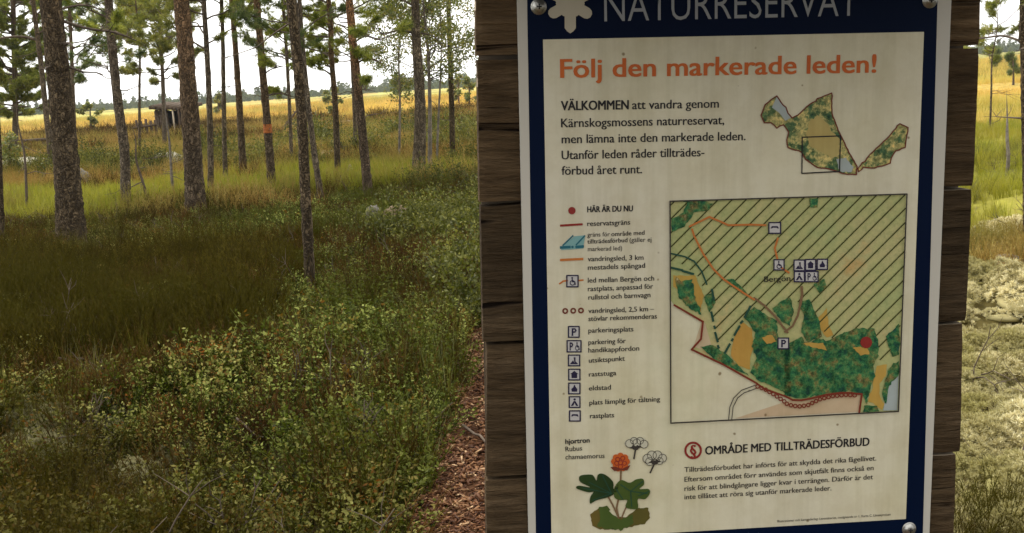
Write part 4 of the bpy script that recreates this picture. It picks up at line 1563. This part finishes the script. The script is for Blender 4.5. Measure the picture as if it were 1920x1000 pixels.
mb.box((-.01, .080, .03), (.16, .06, .75))
link('batten', mb.mesh(), M['post'], bd)

# sloping board added out of view above the planks to shade the panel top
mb = MB()
hz = S(1371, -205)[1]
mb.box((0, 0, 0), (.56, .27, .022), Matrix.Translation((-.005, -.075, hz)) @ Matrix.Rotation(R_(14), 4, 'X'))
link('shade_board', mb.mesh(), M['board'], bd)

# --- the sign
sg = empty('information_sign')
sg.matrix_world = SIGM
tag(sg, 'navy bordered nature reserve sign with map, legend and orange heading', 'sign')


def flat(name, polys, layer, mt, parent=None, label=None):
    """flat print: outlines in photo pixels on the sign face; layer counts 0.15 mm steps of print"""
    V, T, n = [], [], 0
    for pi_, p in enumerate(polys):
        q = [S(*a) for a in p]
        lift = (pi_ % 9) * .000012       # overlapping strokes never share a plane
        tri = tessellate_polygon([[Vector((a[0], a[1], 0)) for a in q]])
        for a in q:
            V.append((a[0], -layer * .00022 - lift, a[1]))
        for a in tri:
            i0, i1, i2 = a
            e1, e2 = q[i1] - q[i0], q[i2] - q[i0]
            if e1[0] * e2[1] - e1[1] * e2[0] < 0:
                i1, i2 = i2, i1
            T.append((i0 + n, i1 + n, i2 + n))
        n += len(q)
    me = mesh_np(V, [np.array(T)])
    ob = link(name, me, M[mt], parent or sg)
    if label:
        ob['label'] = label
    return ob


def stroke(pts, w, closed=False):
    """a polyline drawn w photo pixels wide, as quads"""
    P = [np.array(p, float) for p in pts]
    if closed:
        P.append(P[0])
    qs = []
    for a, b in zip(P[:-1], P[1:]):
        d = b - a
        l = np.linalg.norm(d)
        if l < 1e-6:
            continue
        d /= l
        nrm = np.array([-d[1], d[0]]) * w / 2
        e = d * w * .3
        qs.append([a - e + nrm, b + e + nrm, b + e - nrm, a - e - nrm])
    return qs


def disc(cx, cy, rx, ry=None, n=20):
    ry = ry or rx
    return [(cx + rx * math.cos(i * 2 * math.pi / n), cy + ry * math.sin(i * 2 * math.pi / n)) for i in range(n)]


def ringq(cx, cy, r0, r1, n=24):
    o_ = []
    for i in range(n):
        a, b = i * 2 * math.pi / n, (i + 1) * 2 * math.pi / n
        o_.append([(cx + r1 * math.cos(a), cy + r1 * math.sin(a)), (cx + r1 * math.cos(b), cy + r1 * math.sin(b)), (cx + r0 * math.cos(b), cy + r0 * math.sin(b)), (cx + r0 * math.cos(a), cy + r0 * math.sin(a))])
    return o_


def curvy(p, n=5):
    P = [np.array(a, float) for a in p]
    m_ = len(P)
    o_ = []
    for i in range(m_):
        a, b, c, d = P[i - 1], P[i], P[(i + 1) % m_], P[(i + 2) % m_]
        for q in range(n):
            u = q / n
            o_.append(.5 * (2 * b + (c - a) * u + (2 * a - 5 * b + 4 * c - d) * u * u + (3 * b - a - 3 * c + d) * u ** 3))
    return o_


def wob(p, amp, seed, k=6):
    """subdivide an outline and make it ragged"""
    r = np.random.default_rng(seed)
    P = [np.array(a, float) for a in p]
    o_ = []
    for a, b in zip(P, P[1:] + P[:1]):
        n = max(1, int(np.linalg.norm(b - a) / k))
        for i in range(n):
            o_.append(a + (b - a) * i / n + (r.normal(size=2) * amp if i else 0))
    return o_


def text_mesh(lines, layer, bold=0.0):
    """lines: (string, left px, baseline px, right px, baseline px at right, cap height px, extra bold)"""
    V, Fs, n = [], {}, 0
    dg = bpy.context.evaluated_depsgraph_get()
    for ln in lines:
        s, xl, yl, xr2, yr2, cap = ln[:6]
        bo = ln[6] if len(ln) > 6 else bold
        cu = bpy.data.curves.new('text', 'FONT')
        cu.body = s
        cu.size = 1.0
        cu.resolution_u = 3
        cu.offset = min(bo, 0)
        cu.fill_mode = 'FRONT'
        cu.dimensions = '2D'
        ob = bpy.data.objects.new('text', cu)
        COL.objects.link(ob)
        dg.update()
        me = bpy.data.meshes.new_from_object(ob.evaluated_get(dg))
        co = np.array([v.co for v in me.vertices])[:, :2]
        a, b = S(xl, yl), S(xr2, yr2)
        w0, w1 = co[:, 0].min(), co[:, 0].max()
        ax = (b - a) / (w1 - w0)
        ux = (b - a) / np.linalg.norm(b - a)
        up = np.array([-ux[1], ux[0]]) * cap * PX / .73
        Q_ = a + (co[:, :1] - w0) * ax + co[:, 1:2] * up
        em = cap * PX / .73
        strikes = [(0, 0)] if bo <= 0 else [(-bo * .9, 0), (bo * .9, 0)] if bo < .018 else [(-bo, bo * .4), (-bo, -bo * .4), (0, 0), (bo, bo * .4), (bo, -bo * .4)]
        for si, (ox, oy) in enumerate(strikes):      # a heavier weight is the letter struck several times, a hair apart
            for q in Q_ + ux * ox * em + np.array([-ux[1], ux[0]]) * oy * em:
                V.append((q[0], -layer * .00022 - si * .00002, q[1]))
            for p in me.polygons:
                ids = [i + n for i in p.vertices]
                Fs.setdefault(len(ids), []).append(ids)
            n += len(co)
        bpy.data.meshes.remove(me)
        bpy.data.objects.remove(ob)
        bpy.data.curves.remove(cu)
    me = mesh_np(V, [np.array(v) for v in Fs.values()])
    return me


def text(name, lines, layer, mt, parent=None, bold=0.0, label=None):
    ob = link(name, text_mesh(lines, layer, bold), M[mt], parent or sg)
    if label:
        ob['label'] = label
    return ob


# plate, blue field, cream panel
A_, B_ = S(976, 300), S(1771.5, 300)
top_, bot_ = S(1371, -88)[1], S(1371, 1068)[1]
mb = bmesh.new()
pl = []
for yv in (-.0002, .0038):
    ring_ = []
    cr_ = .008
    for cx_, cz_, a0 in ((B_[0] - cr_, top_ - cr_, 0), (A_[0] + cr_, top_ - cr_, 90), (A_[0] + cr_, bot_ + cr_, 180), (B_[0] - cr_, bot_ + cr_, 270)):
        for q in range(6):
            a = R_(a0 + q * 18)
            ring_.append(mb.verts.new((cx_ + cr_ * math.cos(a), yv, cz_ + cr_ * math.sin(a))))
    pl.append(ring_)
mb.faces.new(pl[0])
mb.faces.new(pl[1][::-1])
for i in range(24):
    mb.faces.new([pl[0][i], pl[1][i], pl[1][(i + 1) % 24], pl[0][(i + 1) % 24]])
bmesh.ops.recalc_face_normals(mb, faces=mb.faces[:])
me = bpy.data.meshes.new('mesh')
mb.to_mesh(me)
mb.free()
link('plate', me, M['plate'], sg)
flat('blue_border', [[(987, -72), (1760, -86), (1729, 1040), (1006, 1078)]], 2, 'blue')
panel = flat('white_panel', [[(1018, 74.5), (1732, 60), (1698, 973), (1034, 1012)]], 3, 'paper')
text('reserve_title', [('NATURRESERVAT', 1133, 41, 1607, 30, 56)], 3, 'grey_print', bold=-.006)
# six armed snow crystal emblem
pol = []
cx0, cy0 = 1069, 7
for k in range(6):
    a = R_(60 * k + 90)
    ca, sa = math.cos(a), math.sin(a)
    pts_ = [(8, -10.5), (46, -10.5), (52, -6), (56, 0), (52, 6), (46, 10.5), (8, 10.5)] if k in (0, 3) else [(8, -10), (36, -10.5), (42, -8), (45.5, -3), (45.5, 4), (42, 9), (36, 11), (8, 10)]
    pol.append([(cx0 + x_ * ca - y_ * sa, cy0 + x_ * sa + y_ * ca) for x_, y_ in pts_])
pol.append(disc(cx0, cy0, 27, 27, 12))
flat('snow_crystal_emblem', pol, 4, 'cream_print')
text('heading', [('Följ den markerade leden!', 1051, 146, 1641, 136, 34, .022)], 5, 'orange_print')
text('welcome_text', [
    ('VÄLKOMMEN', 1052, 207, 1178, 205, 17, .025), ('att vandra genom', 1185, 205, 1347, 202, 16.5, .017),
    ('Kärnskogsmossens naturreservat,', 1052, 239, 1357, 233, 16.5, .017),
    ('men lämna inte den markerade leden.', 1053, 269, 1397, 263, 16.5, .017),
    ('Utanför leden råder tillträdes-', 1053, 299, 1320, 293, 16.5, .017),
    ('förbud året runt.', 1053, 328, 1203, 325, 16.5, .017)], 5, 'black_print')

# overview map
zz = lambda p: [(1380 + a / 2.778, b / 2.778) for a, b in p]
om1 = zz([(128, 600), (150, 545), (180, 520), (210, 500), (240, 545), (258, 560), (268, 590), (290, 615), (320, 600), (380, 545), (440, 508), (495, 485), (497, 590), (530, 680), (570, 765), (628, 868), (625, 910), (560, 905), (480, 880), (420, 872), (360, 830), (340, 795), (268, 768), (262, 730), (272, 690), (245, 650), (210, 668), (180, 640), (145, 640)])
om2 = zz([(632, 878), (700, 800), (780, 725), (850, 645), (893, 665), (882, 735), (878, 768), (830, 785), (805, 825), (800, 850), (720, 875), (660, 870), (635, 895)])
ovr = flat('overview_map', [wob(om1, .7, 1), wob(om2, .7, 2)], 5, 'mini_map')
flat('water_area', [zz([(210, 505), (255, 560), (285, 612), (255, 630), (225, 590), (185, 560)])], 6, 'water', ovr)
flat('bog_area', [wob(zz([(365, 690), (375, 640), (420, 600), (470, 640), (500, 690), (535, 720), (533, 820), (500, 825), (440, 790), (380, 760)]), 1.2, 3, 5)], 6, 'pale_ochre', ovr)
flat('shore_area', [wob(zz([(520, 830), (570, 820), (610, 870), (600, 895), (540, 890)]), 1, 4, 5)], 6, 'water', ovr)
flat('outline', stroke(wob(om1, .6, 1), 2.2, True) + stroke(wob(om2, .6, 2), 2.2, True), 7, 'maroon_print', ovr)
flat('locator_frame', stroke(zz([(342, 715), (541, 708), (536, 893), (340, 903)]), 2.2, True), 8, 'black_print', ovr)

# trail map
frame = [(1255, 377), (1698, 363.5), (1682, 770), (1256.5, 792)]
mp_ = flat('trail_map', [frame], 5, 'paper')
z1 = lambda p: [(1240 + a / 4.1667, 350 + b / 4.1667) for a, b in p]
z2 = lambda p: [(1470 + a / 4.1667, 350 + b / 4.1667) for a, b in p]
z3 = lambda p: [(1240 + a / 4.1667, 570 + b / 4.1667) for a, b in p]
z4 = lambda p: [(1470 + a / 4.1667, 570 + b / 4.1667) for a, b in p]
bnd = z3([(65, -40), (95, 5), (320, 135), (305, 270), (232, 352), (480, 470), (730, 610), (800, 660)]) + z4([(0, 715), (60, 745), (130, 748), (200, 735), (320, 705), (430, 690), (500, 690), (600, 700), (580, 845)])
wash = [frame[0], frame[1], (1683, 770), (1609, 773)] + bnd[::-1]
flat('bog_wash', [wash], 6, 'wash', mp_)
flat('outside_area', [bnd[9:] + [(1609, 772), (1455, 780), (1378, 784)]], 6, 'flesh', mp_, )
flat('farmland', [z3([(120, 20), (310, 140), (250, 330), (300, 350), (390, 330), (340, 150), (200, 60)])], 7, 'flesh', mp_)
for q in [wob(z3([(630, 140), (700, 190), (720, 330), (690, 420), (690, 510), (600, 480), (540, 400), (560, 280)]), .8, 5), wob(z1([(90, 690), (260, 690), (330, 850), (300, 990), (200, 820), (90, 780)]), .8, 6),
                    wob(z4([(720, 480), (800, 470), (790, 560), (740, 620), (745, 720), (780, 780), (760, 825), (690, 770), (650, 760), (690, 650), (700, 560)]), .8, 7),
                    wob(z4([(250, 120), (330, 30), (350, 180), (380, 240), (330, 260), (280, 200)]), .8, 77)]:
    flat('open_bog', [q], 8, 'ochre', mp_)
flat('lake', [z4([(890, 540), (830, 600), (790, 720), (770, 830), (880, 828)])], 8, 'water', mp_)
# hatching, cut to the closed area
ha = np.array([(1257, 378), (1697, 365), (1690, 600), (1655, 690), (1636, 640), (1600, 622), (1553, 634), (1530, 598), (1490, 560), (1440, 590), (1395, 590), (1352, 655), (1332, 590), (1312, 520), (1275, 492), (1257, 500)])


def clip_line(p, d, poly):
    ts = []
    for a, b in zip(poly, np.roll(poly, -1, 0)):
        e = b - a
        den = d[0] * e[1] - d[1] * e[0]
        if abs(den) < 1e-9:
            continue
        q = a - p
        t_ = (q[0] * e[1] - q[1] * e[0]) / den
        u_ = (q[0] * d[1] - q[1] * d[0]) / den
        if 0 <= u_ < 1:
            ts.append(t_)
    ts.sort()
    return [(p + d * ts[i], p + d * ts[i + 1]) for i in range(0, len(ts) - 1, 2)]


hl = []
dv = np.array([1, -1.0]) / math.sqrt(2)
for k in range(-30, 40):
    for a, b in clip_line(np.array([1257 + k * 26.2, 620.0]), dv, ha):
        hl += stroke([a, b], 2.3)
flat('hatching', hl, 9, 'hatch', mp_)
# forest patches
fo = [wob(z3([(640, 100), (720, 20), (800, 70), (900, 130), (910, 260), (1000, 330), (1000, 720), (860, 640), (760, 600), (690, 530), (740, 420), (700, 330), (730, 220)]), 1.3, 8, 5),
      wob(z4([(-4, 330), (60, 290), (130, 250), (180, 300), (260, 260), (350, 280), (450, 230), (560, 185), (700, 190), (730, 300), (735, 400), (690, 480), (710, 560), (670, 640), (640, 780), (600, 700), (500, 670), (400, 690), (250, 715), (130, 735), (-4, 715)]), 1.3, 9, 5),
      wob(z4([(110, -10), (150, 80), (130, 220), (180, 300), (290, 250), (270, 130), (220, 20), (190, -40)]), 1.0, 10, 5),
      wob(z3([(860, 30), (940, -30), (1000, -50), (1030, 60), (1000, 170), (930, 130)]), 1.0, 11, 5),
      wob(z2([(225, 760), (310, 720), (325, 780), (270, 830)]), .7, 12, 4),
      wob(z4([(790, 250), (890, 150), (895, 390), (840, 410)]), 1.0, 13, 5),
      wob(z4([(815, 500), (890, 440), (885, 560), (810, 640), (790, 780), (760, 700), (780, 600)]), 1.0, 14, 5),
      wob(z4([(620, 790), (720, 790), (740, 835), (610, 845)]), .8, 15, 4),
      wob(z1([(75, 250), (170, 200), (200, 120), (130, 110), (210, 110), (320, 110), (400, 130), (370, 180), (250, 200), (180, 310), (80, 350)]), 1.0, 16, 5),
      wob(z1([(110, 700), (150, 740), (240, 720), (250, 830), (290, 930), (310, 1000), (230, 960), (130, 860)]), 1.2, 17, 4),
      wob(z1([(330, 860), (400, 820), (420, 900), (370, 980)]), .8, 18, 4),
      wob(z3([(300, 330), (400, 320), (520, 400), (600, 480), (680, 560), (560, 500), (420, 440)]), 1.0, 19, 5),
      wob(z1([(480, 720), (560, 720), (640, 800), (700, 880), (620, 830), (540, 780)]), .7, 20, 4),
      wob(z2([(195, 90), (262, 90), (255, 162), (195, 160)]), .4, 21, 5)]
for q in fo:
    flat('forest_patch', [q], 10, 'forest_print', mp_)
for q in [wob(z4([(530, 340), (640, 330), (660, 390), (590, 400)]), .8, 22, 4), wob(z3([(780, 260), (860, 240), (890, 290), (820, 310)]), .8, 23, 4), wob(z4([(120, 300), (200, 330), (330, 360), (300, 300)]), .8, 25, 4)]:
    flat('clearing', [q], 11, 'ochre', mp_)
# trails, roads, boundaries
tr = stroke(z1([(215, 310), (370, 235), (430, 260), (520, 300), (700, 295), (810, 300)]), 3.6) + stroke(z1([(235, 330), (250, 380), (320, 520), (400, 640), (480, 720), (640, 830), (720, 880)]), 3.6) + stroke(z1([(905, 400), (880, 480), (900, 560)]), 3.6) + stroke(z1([(930, 630), (990, 670)]), 3.6)
flat('trail', tr, 12, 'trail_print', mp_)
rd = stroke(z3([(720, -50), (800, 10), (880, 90), (940, 170), (980, 220)]), 4) + stroke(z4([(0, 215), (60, 170), (100, 90), (120, 0)]), 4) + stroke(z2([(120, 920), (135, 840), (130, 780)]), 5)
flat('forest_road', rd, 12, 'stem_print', mp_)
gb = [(a, b) for a, b in zip(z1([(70, 520), (180, 545), (250, 580), (310, 660), (350, 760)])[:-1], z1([(70, 520), (180, 545), (250, 580), (310, 660), (350, 760)])[1:])]
gl_ = []
for a, b in gb:
    gl_ += stroke([a, b], 3)
for p in (((70, 630), (160, 650)), ((160, 655), (245, 680)), ((390, 800), (405, 880))):
    gl_ += stroke(z1(p), 4)
for p in (((385, 60), (400, 130)), ((408, 170), (412, 186)), ((415, 220), (435, 290)), ((436, 322), (444, 340)), ((490, 380), (530, 310)), ((545, 283), (552, 270)), ((565, 240), (605, 170)), ((615, 145), (628, 130)), ((645, 100), (690, 15))):
    gl_ += stroke(z3(p), 4.2)
flat('closed_area_boundary', gl_, 12, 'green_line', mp_)
flat('reserve_boundary', stroke(bnd[1:], 3.6), 12, 'boundary_print', mp_)
dots = []
P = np.array(z3([(745, 640), (800, 660), (870, 700), (960, 760)]) + z4([(0, 770), (60, 790), (120, 795), (180, 785), (270, 740), (370, 715), (470, 705), (570, 710)]))
L_ = np.concatenate([[0], np.cumsum(np.linalg.norm(np.diff(P, axis=0), axis=1))])
for q in np.arange(0, L_[-1], 8.2):
    dots += ringq(np.interp(q, L_, P[:, 0]), np.interp(q, L_, P[:, 1]), 2.2, 4.4, 10)
flat('dotted_trail', dots, 13, 'boundary_print', mp_)
flat('road', stroke(z3([(520, 900), (530, 800), (560, 730), (620, 670), (730, 630)]), 1.6) + stroke(z3([(545, 895), (555, 800), (590, 730), (640, 690), (735, 655)]), 1.6), 12, 'grey_text', mp_)
flat('you_are_here_mark', [wob(disc(1622, 641, 11, 11, 14), 1.2, 30, 4)], 14, 'red_print', mp_)
flat('map_frame', stroke(frame, 2.6, True), 15, 'grey_text', mp_)


def icon(parent, cx, cy, w, h, fn, layer=12):
    """little white pictogram tile with a dark rim"""
    flat('icon_tile', [[(cx - w / 2, cy - h / 2), (cx + w / 2, cy - h / 2), (cx + w / 2, cy + h / 2), (cx - w / 2, cy + h / 2)]], layer, 'icon_white', parent)
    ink = stroke([(cx - w / 2, cy - h / 2), (cx + w / 2, cy - h / 2), (cx + w / 2, cy + h / 2), (cx - w / 2, cy + h / 2)], 2.4, True)
    ink += [[(cx + x_ * w / 2, cy + y_ * h / 2) for x_, y_ in p] for p in fn]
    flat('icon_mark', ink, layer + 1, 'icon_ink', parent)


def lset(a, w):
    return [[tuple(q) for q in s_] for s_ in stroke(a, w)]


G_P = lset([(-.25, .65), (-.25, -.6)], .3) + lset([(-.25, -.55), (.2, -.55), (.4, -.3), (.2, .02), (-.2, .02)], .26)
G_WHEEL = [disc(-.05, -.6, .16, .16, 8)] + lset([(-.05, -.4), (0, .1), (.4, .1), (.5, .6)], .2) + [[(x_, y_ + .3) for x_, y_ in q] for q in ringq(0, 0, .34, .5, 12)]
G_PW = [[(x_ * .55 - .42, y_) for x_, y_ in q] for q in G_P] + [[(x_ * .6 + .45, y_) for x_, y_ in q] for q in G_WHEEL]
G_VIEW = [[(-.75, .7), (-.2, 0), (.1, .4), (.3, .2), (.75, .7)], disc(.1, -.45, .18, .18, 8)] + lset([(.1, -.3), (.15, .2)], .25)
G_HOUSE = [[(-.5, .65), (-.5, -.1), (-.7, -.1), (0, -.7), (.7, -.1), (.5, -.1), (.5, .65)]]
G_FIRE = [[(-.45, .6), (-.55, .1), (-.2, -.2), (0, -.75), (.3, -.2), (.55, .15), (.45, .6)]]
G_TENT = [[(-.7, .7), (-.15, -.2), (.15, -.2), (.7, .7), (.25, .7), (0, .1), (-.25, .7)], disc(0, -.5, .22, .22, 8)]
G_REST = [[(-.7, .1), (-.5, -.35), (.5, -.35), (.7, .1), (.5, .1), (.3, -.05), (-.3, -.05), (-.5, .1)]]
icon(mp_, 1451, 427, 22, 20, G_REST)
icon(mp_, 1459, 496, 19, 19, G_WHEEL)
icon(mp_, 1497, 497, 20, 20, G_VIEW)
icon(mp_, 1518, 496, 19, 20, G_HOUSE)
icon(mp_, 1540, 495, 19, 19, G_FIRE)
icon(mp_, 1497, 518, 19, 19, G_TENT)
icon(mp_, 1520, 518, 24, 19, G_PW)
icon(mp_, 1467, 643, 20, 20, G_P)
text('place_name', [('Bergön', 1431, 528, 1480, 526, 11, .012)], 14, 'black_print', mp_)

# legend
lg = text('legend', [
    ('HÄR ÄR DU NU', 1101, 398, 1186, 396, 11, .028),
    ('reservatsgräns', 1101, 424, 1181, 421, 9.8, .017),
    ('gräns för', 1101, 444, 1143, 443, 8.6, .004), ('område med', 1146, 443, 1208, 440, 8.6, .016),
    ('tillträdesförbud', 1101, 457, 1176, 454, 8.6, .016), ('(gäller ej', 1180, 454, 1221, 453, 8.6, .004),
    ('markerad led)', 1102, 471, 1166, 469, 8.6, .004),
    ('vandringsled, 3 km', 1102, 490, 1206, 487, 9.8, .017), ('mestadels spångad', 1102, 506, 1209, 502, 9.8, .017),
    ('led mellan Bergön och', 1102, 530, 1226, 526, 9.8, .017), ('rastplats, anpassad för', 1102, 546, 1224, 541, 9.8, .017), ('rullstol och barnvagn', 1103, 562, 1219, 557, 9.8, .017),
    ('vandringsled, 2,5 km –', 1103, 587, 1226, 583, 9.8, .017), ('stövlar rekommenderas', 1103, 602, 1231, 597, 9.8, .017),
    ('parkeringsplats', 1103, 624, 1187, 621, 9.8, .017),
    ('parkering för', 1103, 646, 1173, 643, 9.8, .017), ('handikappfordon', 1103, 661, 1198, 657, 9.8, .017),
    ('utsiktspunkt', 1104, 680, 1171, 676, 9.8, .017), ('raststuga', 1104, 706, 1155, 703, 9.8, .017), ('eldstad', 1104, 732, 1145, 730, 9.8, .017),
    ('plats lämplig för tältning', 1105, 759, 1237, 752, 9.8, .017), ('rastplats', 1106, 784, 1151, 782, 9.8, .017)], 5, 'black_print')
flat('here_dot', [disc(1072, 395, 7, 7, 16)], 5, 'red_print', lg)
flat('boundary_line', stroke([(1051, 423), (1091, 420.5)], 4), 5, 'red_print', lg)
flat('closed_line', stroke([(1051, 464), (1068, 463)], 5) + stroke([(1080, 463), (1093, 462)], 5) + stroke([(1055, 460), (1074, 442)], 2.6) + stroke([(1080, 459), (1096, 442)], 2.6) + [disc(1073, 463, 2.4, 2.4, 8)], 6, 'teal_print', lg)
flat('closed_wash', [[(1058, 458), (1077, 443), (1097, 441), (1093, 466), (1051, 469)]], 5, 'cyan_print', lg)
flat('trail_line', stroke([(1051, 487.5), (1092, 485.5)], 4.5), 5, 'trail_print', lg)
flat('access_line', stroke([(1049, 532), (1056, 527), (1064, 526)], 3) + stroke([(1084, 526), (1093, 525)], 3), 5, 'trail_print', lg)
dd = []
for x_ in (1059.5, 1074.5, 1089):
    dd += ringq(x_, 583 - (x_ - 1059) * .03, 2.6, 5.6, 14)
flat('dotted_line', dd, 5, 'maroon_print', lg)
for cx_, cy_, w_, h_, gfn in ((1073, 527, 21, 21, G_WHEEL), (1075.5, 622, 20, 20, G_P), (1076, 649, 26, 21, G_PW), (1076, 675.5, 21, 20, G_VIEW), (1076.5, 702, 21, 20, G_HOUSE), (1076.5, 728, 21, 20, G_FIRE), (1077, 753.5, 20, 20, G_TENT), (1077.5, 779.5, 20, 19, G_REST)):
    icon(lg, cx_, cy_, w_, h_, gfn, 5)

# cloudberry drawing
zb = lambda p: [(1020 + a / 4.7615, 790 + b / 4.7615) for a, b in p]
cb = empty('cloudberry_drawing')
cb.parent = sg
flat('moss', [wob(zb([(410, 830), (500, 760), (560, 840), (640, 860), (740, 850), (820, 780), (930, 770), (945, 860), (900, 915), (760, 940), (640, 960), (500, 965), (430, 930)]), 1.0, 31, 4)], 5, 'moss_print', cb)
flat('low_leaf', [wob(zb([(490, 760), (560, 750), (600, 820), (690, 880), (790, 830), (780, 920), (700, 965), (560, 960), (470, 930), (500, 870)]), 1.2, 32, 4)], 6, 'leaf_light', cb)
flat('stem', stroke(zb([(685, 420), (682, 540), (665, 680), (645, 770), (665, 860)]), 3.4) + stroke(zb([(570, 670), (610, 740), (660, 850)]), 3) + stroke(zb([(740, 740), (710, 810), (690, 860)]), 2.6), 7, 'stem_print', cb)
flat('leaf', [curvy(zb([(285, 592), (310, 570), (410, 585), (325, 540), (312, 495), (345, 475), (430, 475), (465, 525), (478, 475), (515, 462), (570, 490), (615, 540), (620, 600), (660, 560), (650, 620), (580, 670), (470, 700), (410, 730), (412, 670), (440, 625), (400, 630), (330, 612)]))], 8, 'leaf_print', cb)
flat('leaf', [curvy(zb([(640, 560), (690, 520), (760, 545), (820, 515), (880, 510), (890, 560), (850, 600), (930, 600), (942, 640), (900, 690), (835, 690), (835, 770), (780, 780), (725, 760), (740, 700), (680, 700), (630, 680), (620, 620)]))], 8, 'leaf_light', cb)
vn_ = []
for p in (((600, 640), (400, 540)), ((600, 640), (520, 480)), ((600, 640), (430, 700)), ((600, 640), (340, 590)), ((770, 620), (880, 530)), ((770, 620), (920, 640)), ((770, 620), (780, 760)), ((770, 620), (680, 560)), ((840, 660), (935, 620)), ((700, 690), (640, 600))):
    vn_ += stroke(zb(p), 1.6)
flat('vein', vn_, 9, 'green_line', cb)
bl_ = []
for a, b in ((640, 320), (680, 305), (720, 320), (625, 355), (660, 350), (700, 345), (735, 355), (640, 390), (680, 385), (720, 390), (660, 415), (705, 412)):
    bl_.append(disc(*zb([(a, b)])[0], 6.2, 6.2, 12))
flat('berry', bl_, 8, 'orange_print', cb)
rr_ = []
for a, b in ((655, 335), (700, 325), (680, 365), (645, 370), (715, 370), (680, 400)):
    rr_ += ringq(*zb([(a, b)])[0], 3.2, 4.6, 10)
flat('berry_shade', rr_, 9, 'red_print', cb)
flat('sepal', [zb([(590, 405), (640, 400), (685, 425), (735, 400), (770, 385), (740, 435), (685, 432), (625, 440)])], 9, 'maroon_print', cb)
for seed_, pet, st in ((1, ((760, 195, 9, 8), (800, 170, 10, 7), (855, 170, 10, 7), (890, 200, 8, 8), (825, 190, 8, 8)), ((815, 240), (800, 330))), (2, ((920, 330, 9, 9), (960, 300, 9, 9), (1010, 300, 9, 9), (1055, 325, 8, 9), (1030, 350, 9, 7), (940, 355, 9, 8)), ((985, 370), (945, 455)))):
    fl_ = flat('flower', [disc(*zb([(a, b)])[0], c_, d_, 14) for a, b, c_, d_ in pet], 7, 'petal', cb)
    rim = []
    for a, b, c_, d_ in pet:
        rim += ringq(*zb([(a, b)])[0], min(c_, d_) - 1.0, min(c_, d_), 14)
    rim += stroke(zb(st), 3)
    q = zb([st[0]])[0]
    rim += [disc(q[0], q[1] - 1, 6, 4, 10), [(q[0] - 12, q[1] - 1), (q[0] - 2, q[1] - 7), (q[0] - 1, q[1] + 1)], [(q[0] + 12, q[1] - 3), (q[0] + 2, q[1] - 7), (q[0] + 1, q[1] + 1)]]
    flat('flower_outline', rim, 8, 'grey_text', cb)
text('plant_name', [('hjortron', 1060, 832, 1105, 829, 10, .026), ('Rubus', 1060, 846, 1091, 844, 10, .008), ('chamaemorus', 1060, 861, 1133, 858, 10, .008)], 6, 'black_print')

# prohibition text
ru = text('rule_heading', [('OMRÅDE MED TILLTRÄDESFÖRBUD', 1322, 852, 1629, 835, 17, .022)], 5, 'black_print')
flat('rule_ring', ringq(1299, 844, 12.5, 16.5, 28), 6, 'red_print', ru)
text('section_symbol', [('§', 1293.5, 853, 1304.5, 852.5, 21, .02)], 6, 'red_print', ru)
text('rule_text', [
    ('Tillträdesförbudet har införts för att skydda det rika fågellivet.', 1283, 885, 1642, 863, 10.5, .017),
    ('Eftersom området förr användes som skjutfält finns också en', 1283, 903, 1637, 881, 10.5, .017),
    ('risk för att blindgångare ligger kvar i terrängen. Därför är det', 1283, 920, 1636, 898, 10.5, .017),
    ('inte tillåtet att röra sig utanför markerade leder.', 1283, 936, 1558, 919, 10.5, .017)], 5, 'grey_text')
text('credit_line', [('Illustrationer och kartunderlag: Lantmäteriet, medgivande nr 1, Karta C. Länsstyrelsen', 1457, 979, 1669, 966, 5, .004)], 5, 'grey_text')


def bolt(px, py):
    q = S(px, py)
    bm = bmesh.new()
    prof = [(0, -.0042), (.0028, -.0040), (.0048, -.0030), (.0058, -.0012), (.0066, -.0008), (.0078, -.0006), (.0078, 0)]
    rings = []
    for rr, yy in prof:
        rings.append([bm.verts.new((q[0] + rr * math.cos(a * math.pi / 10), yy - .0004, q[1] + rr * math.sin(a * math.pi / 10))) for a in range(20)] if rr else [bm.verts.new((q[0], yy - .0004, q[1]))])
    for a, b in zip(rings[:-1], rings[1:]):
        for k in range(20):
            if len(a) == 1:
                bm.faces.new([a[0], b[k], b[(k + 1) % 20]])
            else:
                bm.faces.new([a[k], b[k], b[(k + 1) % 20], a[(k + 1) % 20]])
    bmesh.ops.recalc_face_normals(bm, faces=bm.faces[:])
    me = bpy.data.meshes.new('mesh')
    bm.to_mesh(me)
    bm.free()
    o_ = link('bolt', me, M['steel'], sg, smooth=True)
    # cross drive slot: recess shade put in as black bars on the head
    dr = MB()
    dr.box((q[0], -.0046, q[1]), (.0050, .0006, .0014), tint=.5)
    dr.box((q[0], -.0047, q[1]), (.0014, .0006, .0050), tint=.5)
    link('slot_shade', dr.mesh(), M['black_print'], o_)


for p in ((1010, 13), (1743, 1), (1704, 992), (1022, 1052)):
    bolt(*p)


# ================================================================== HAZE over the bog
def haze():
    mb_ = MB()
    mb_.box((0, 420, 28), (2600, 960, 66))
    m, t, o = mat('thin bog haze')
    v = t.nodes.new('ShaderNodeVolumePrincipled')
    v.inputs['Color'].default_value = (.80, .88, .97, 1)
    v.inputs['Density'].default_value = .00020
    t.links.new(v.outputs[0], o.inputs['Volume'])
    h = link('haze', mb_.mesh(), m)
    tag(h, 'thin pale haze between the pines and the far treeline', 'haze', kind='stuff')


haze()
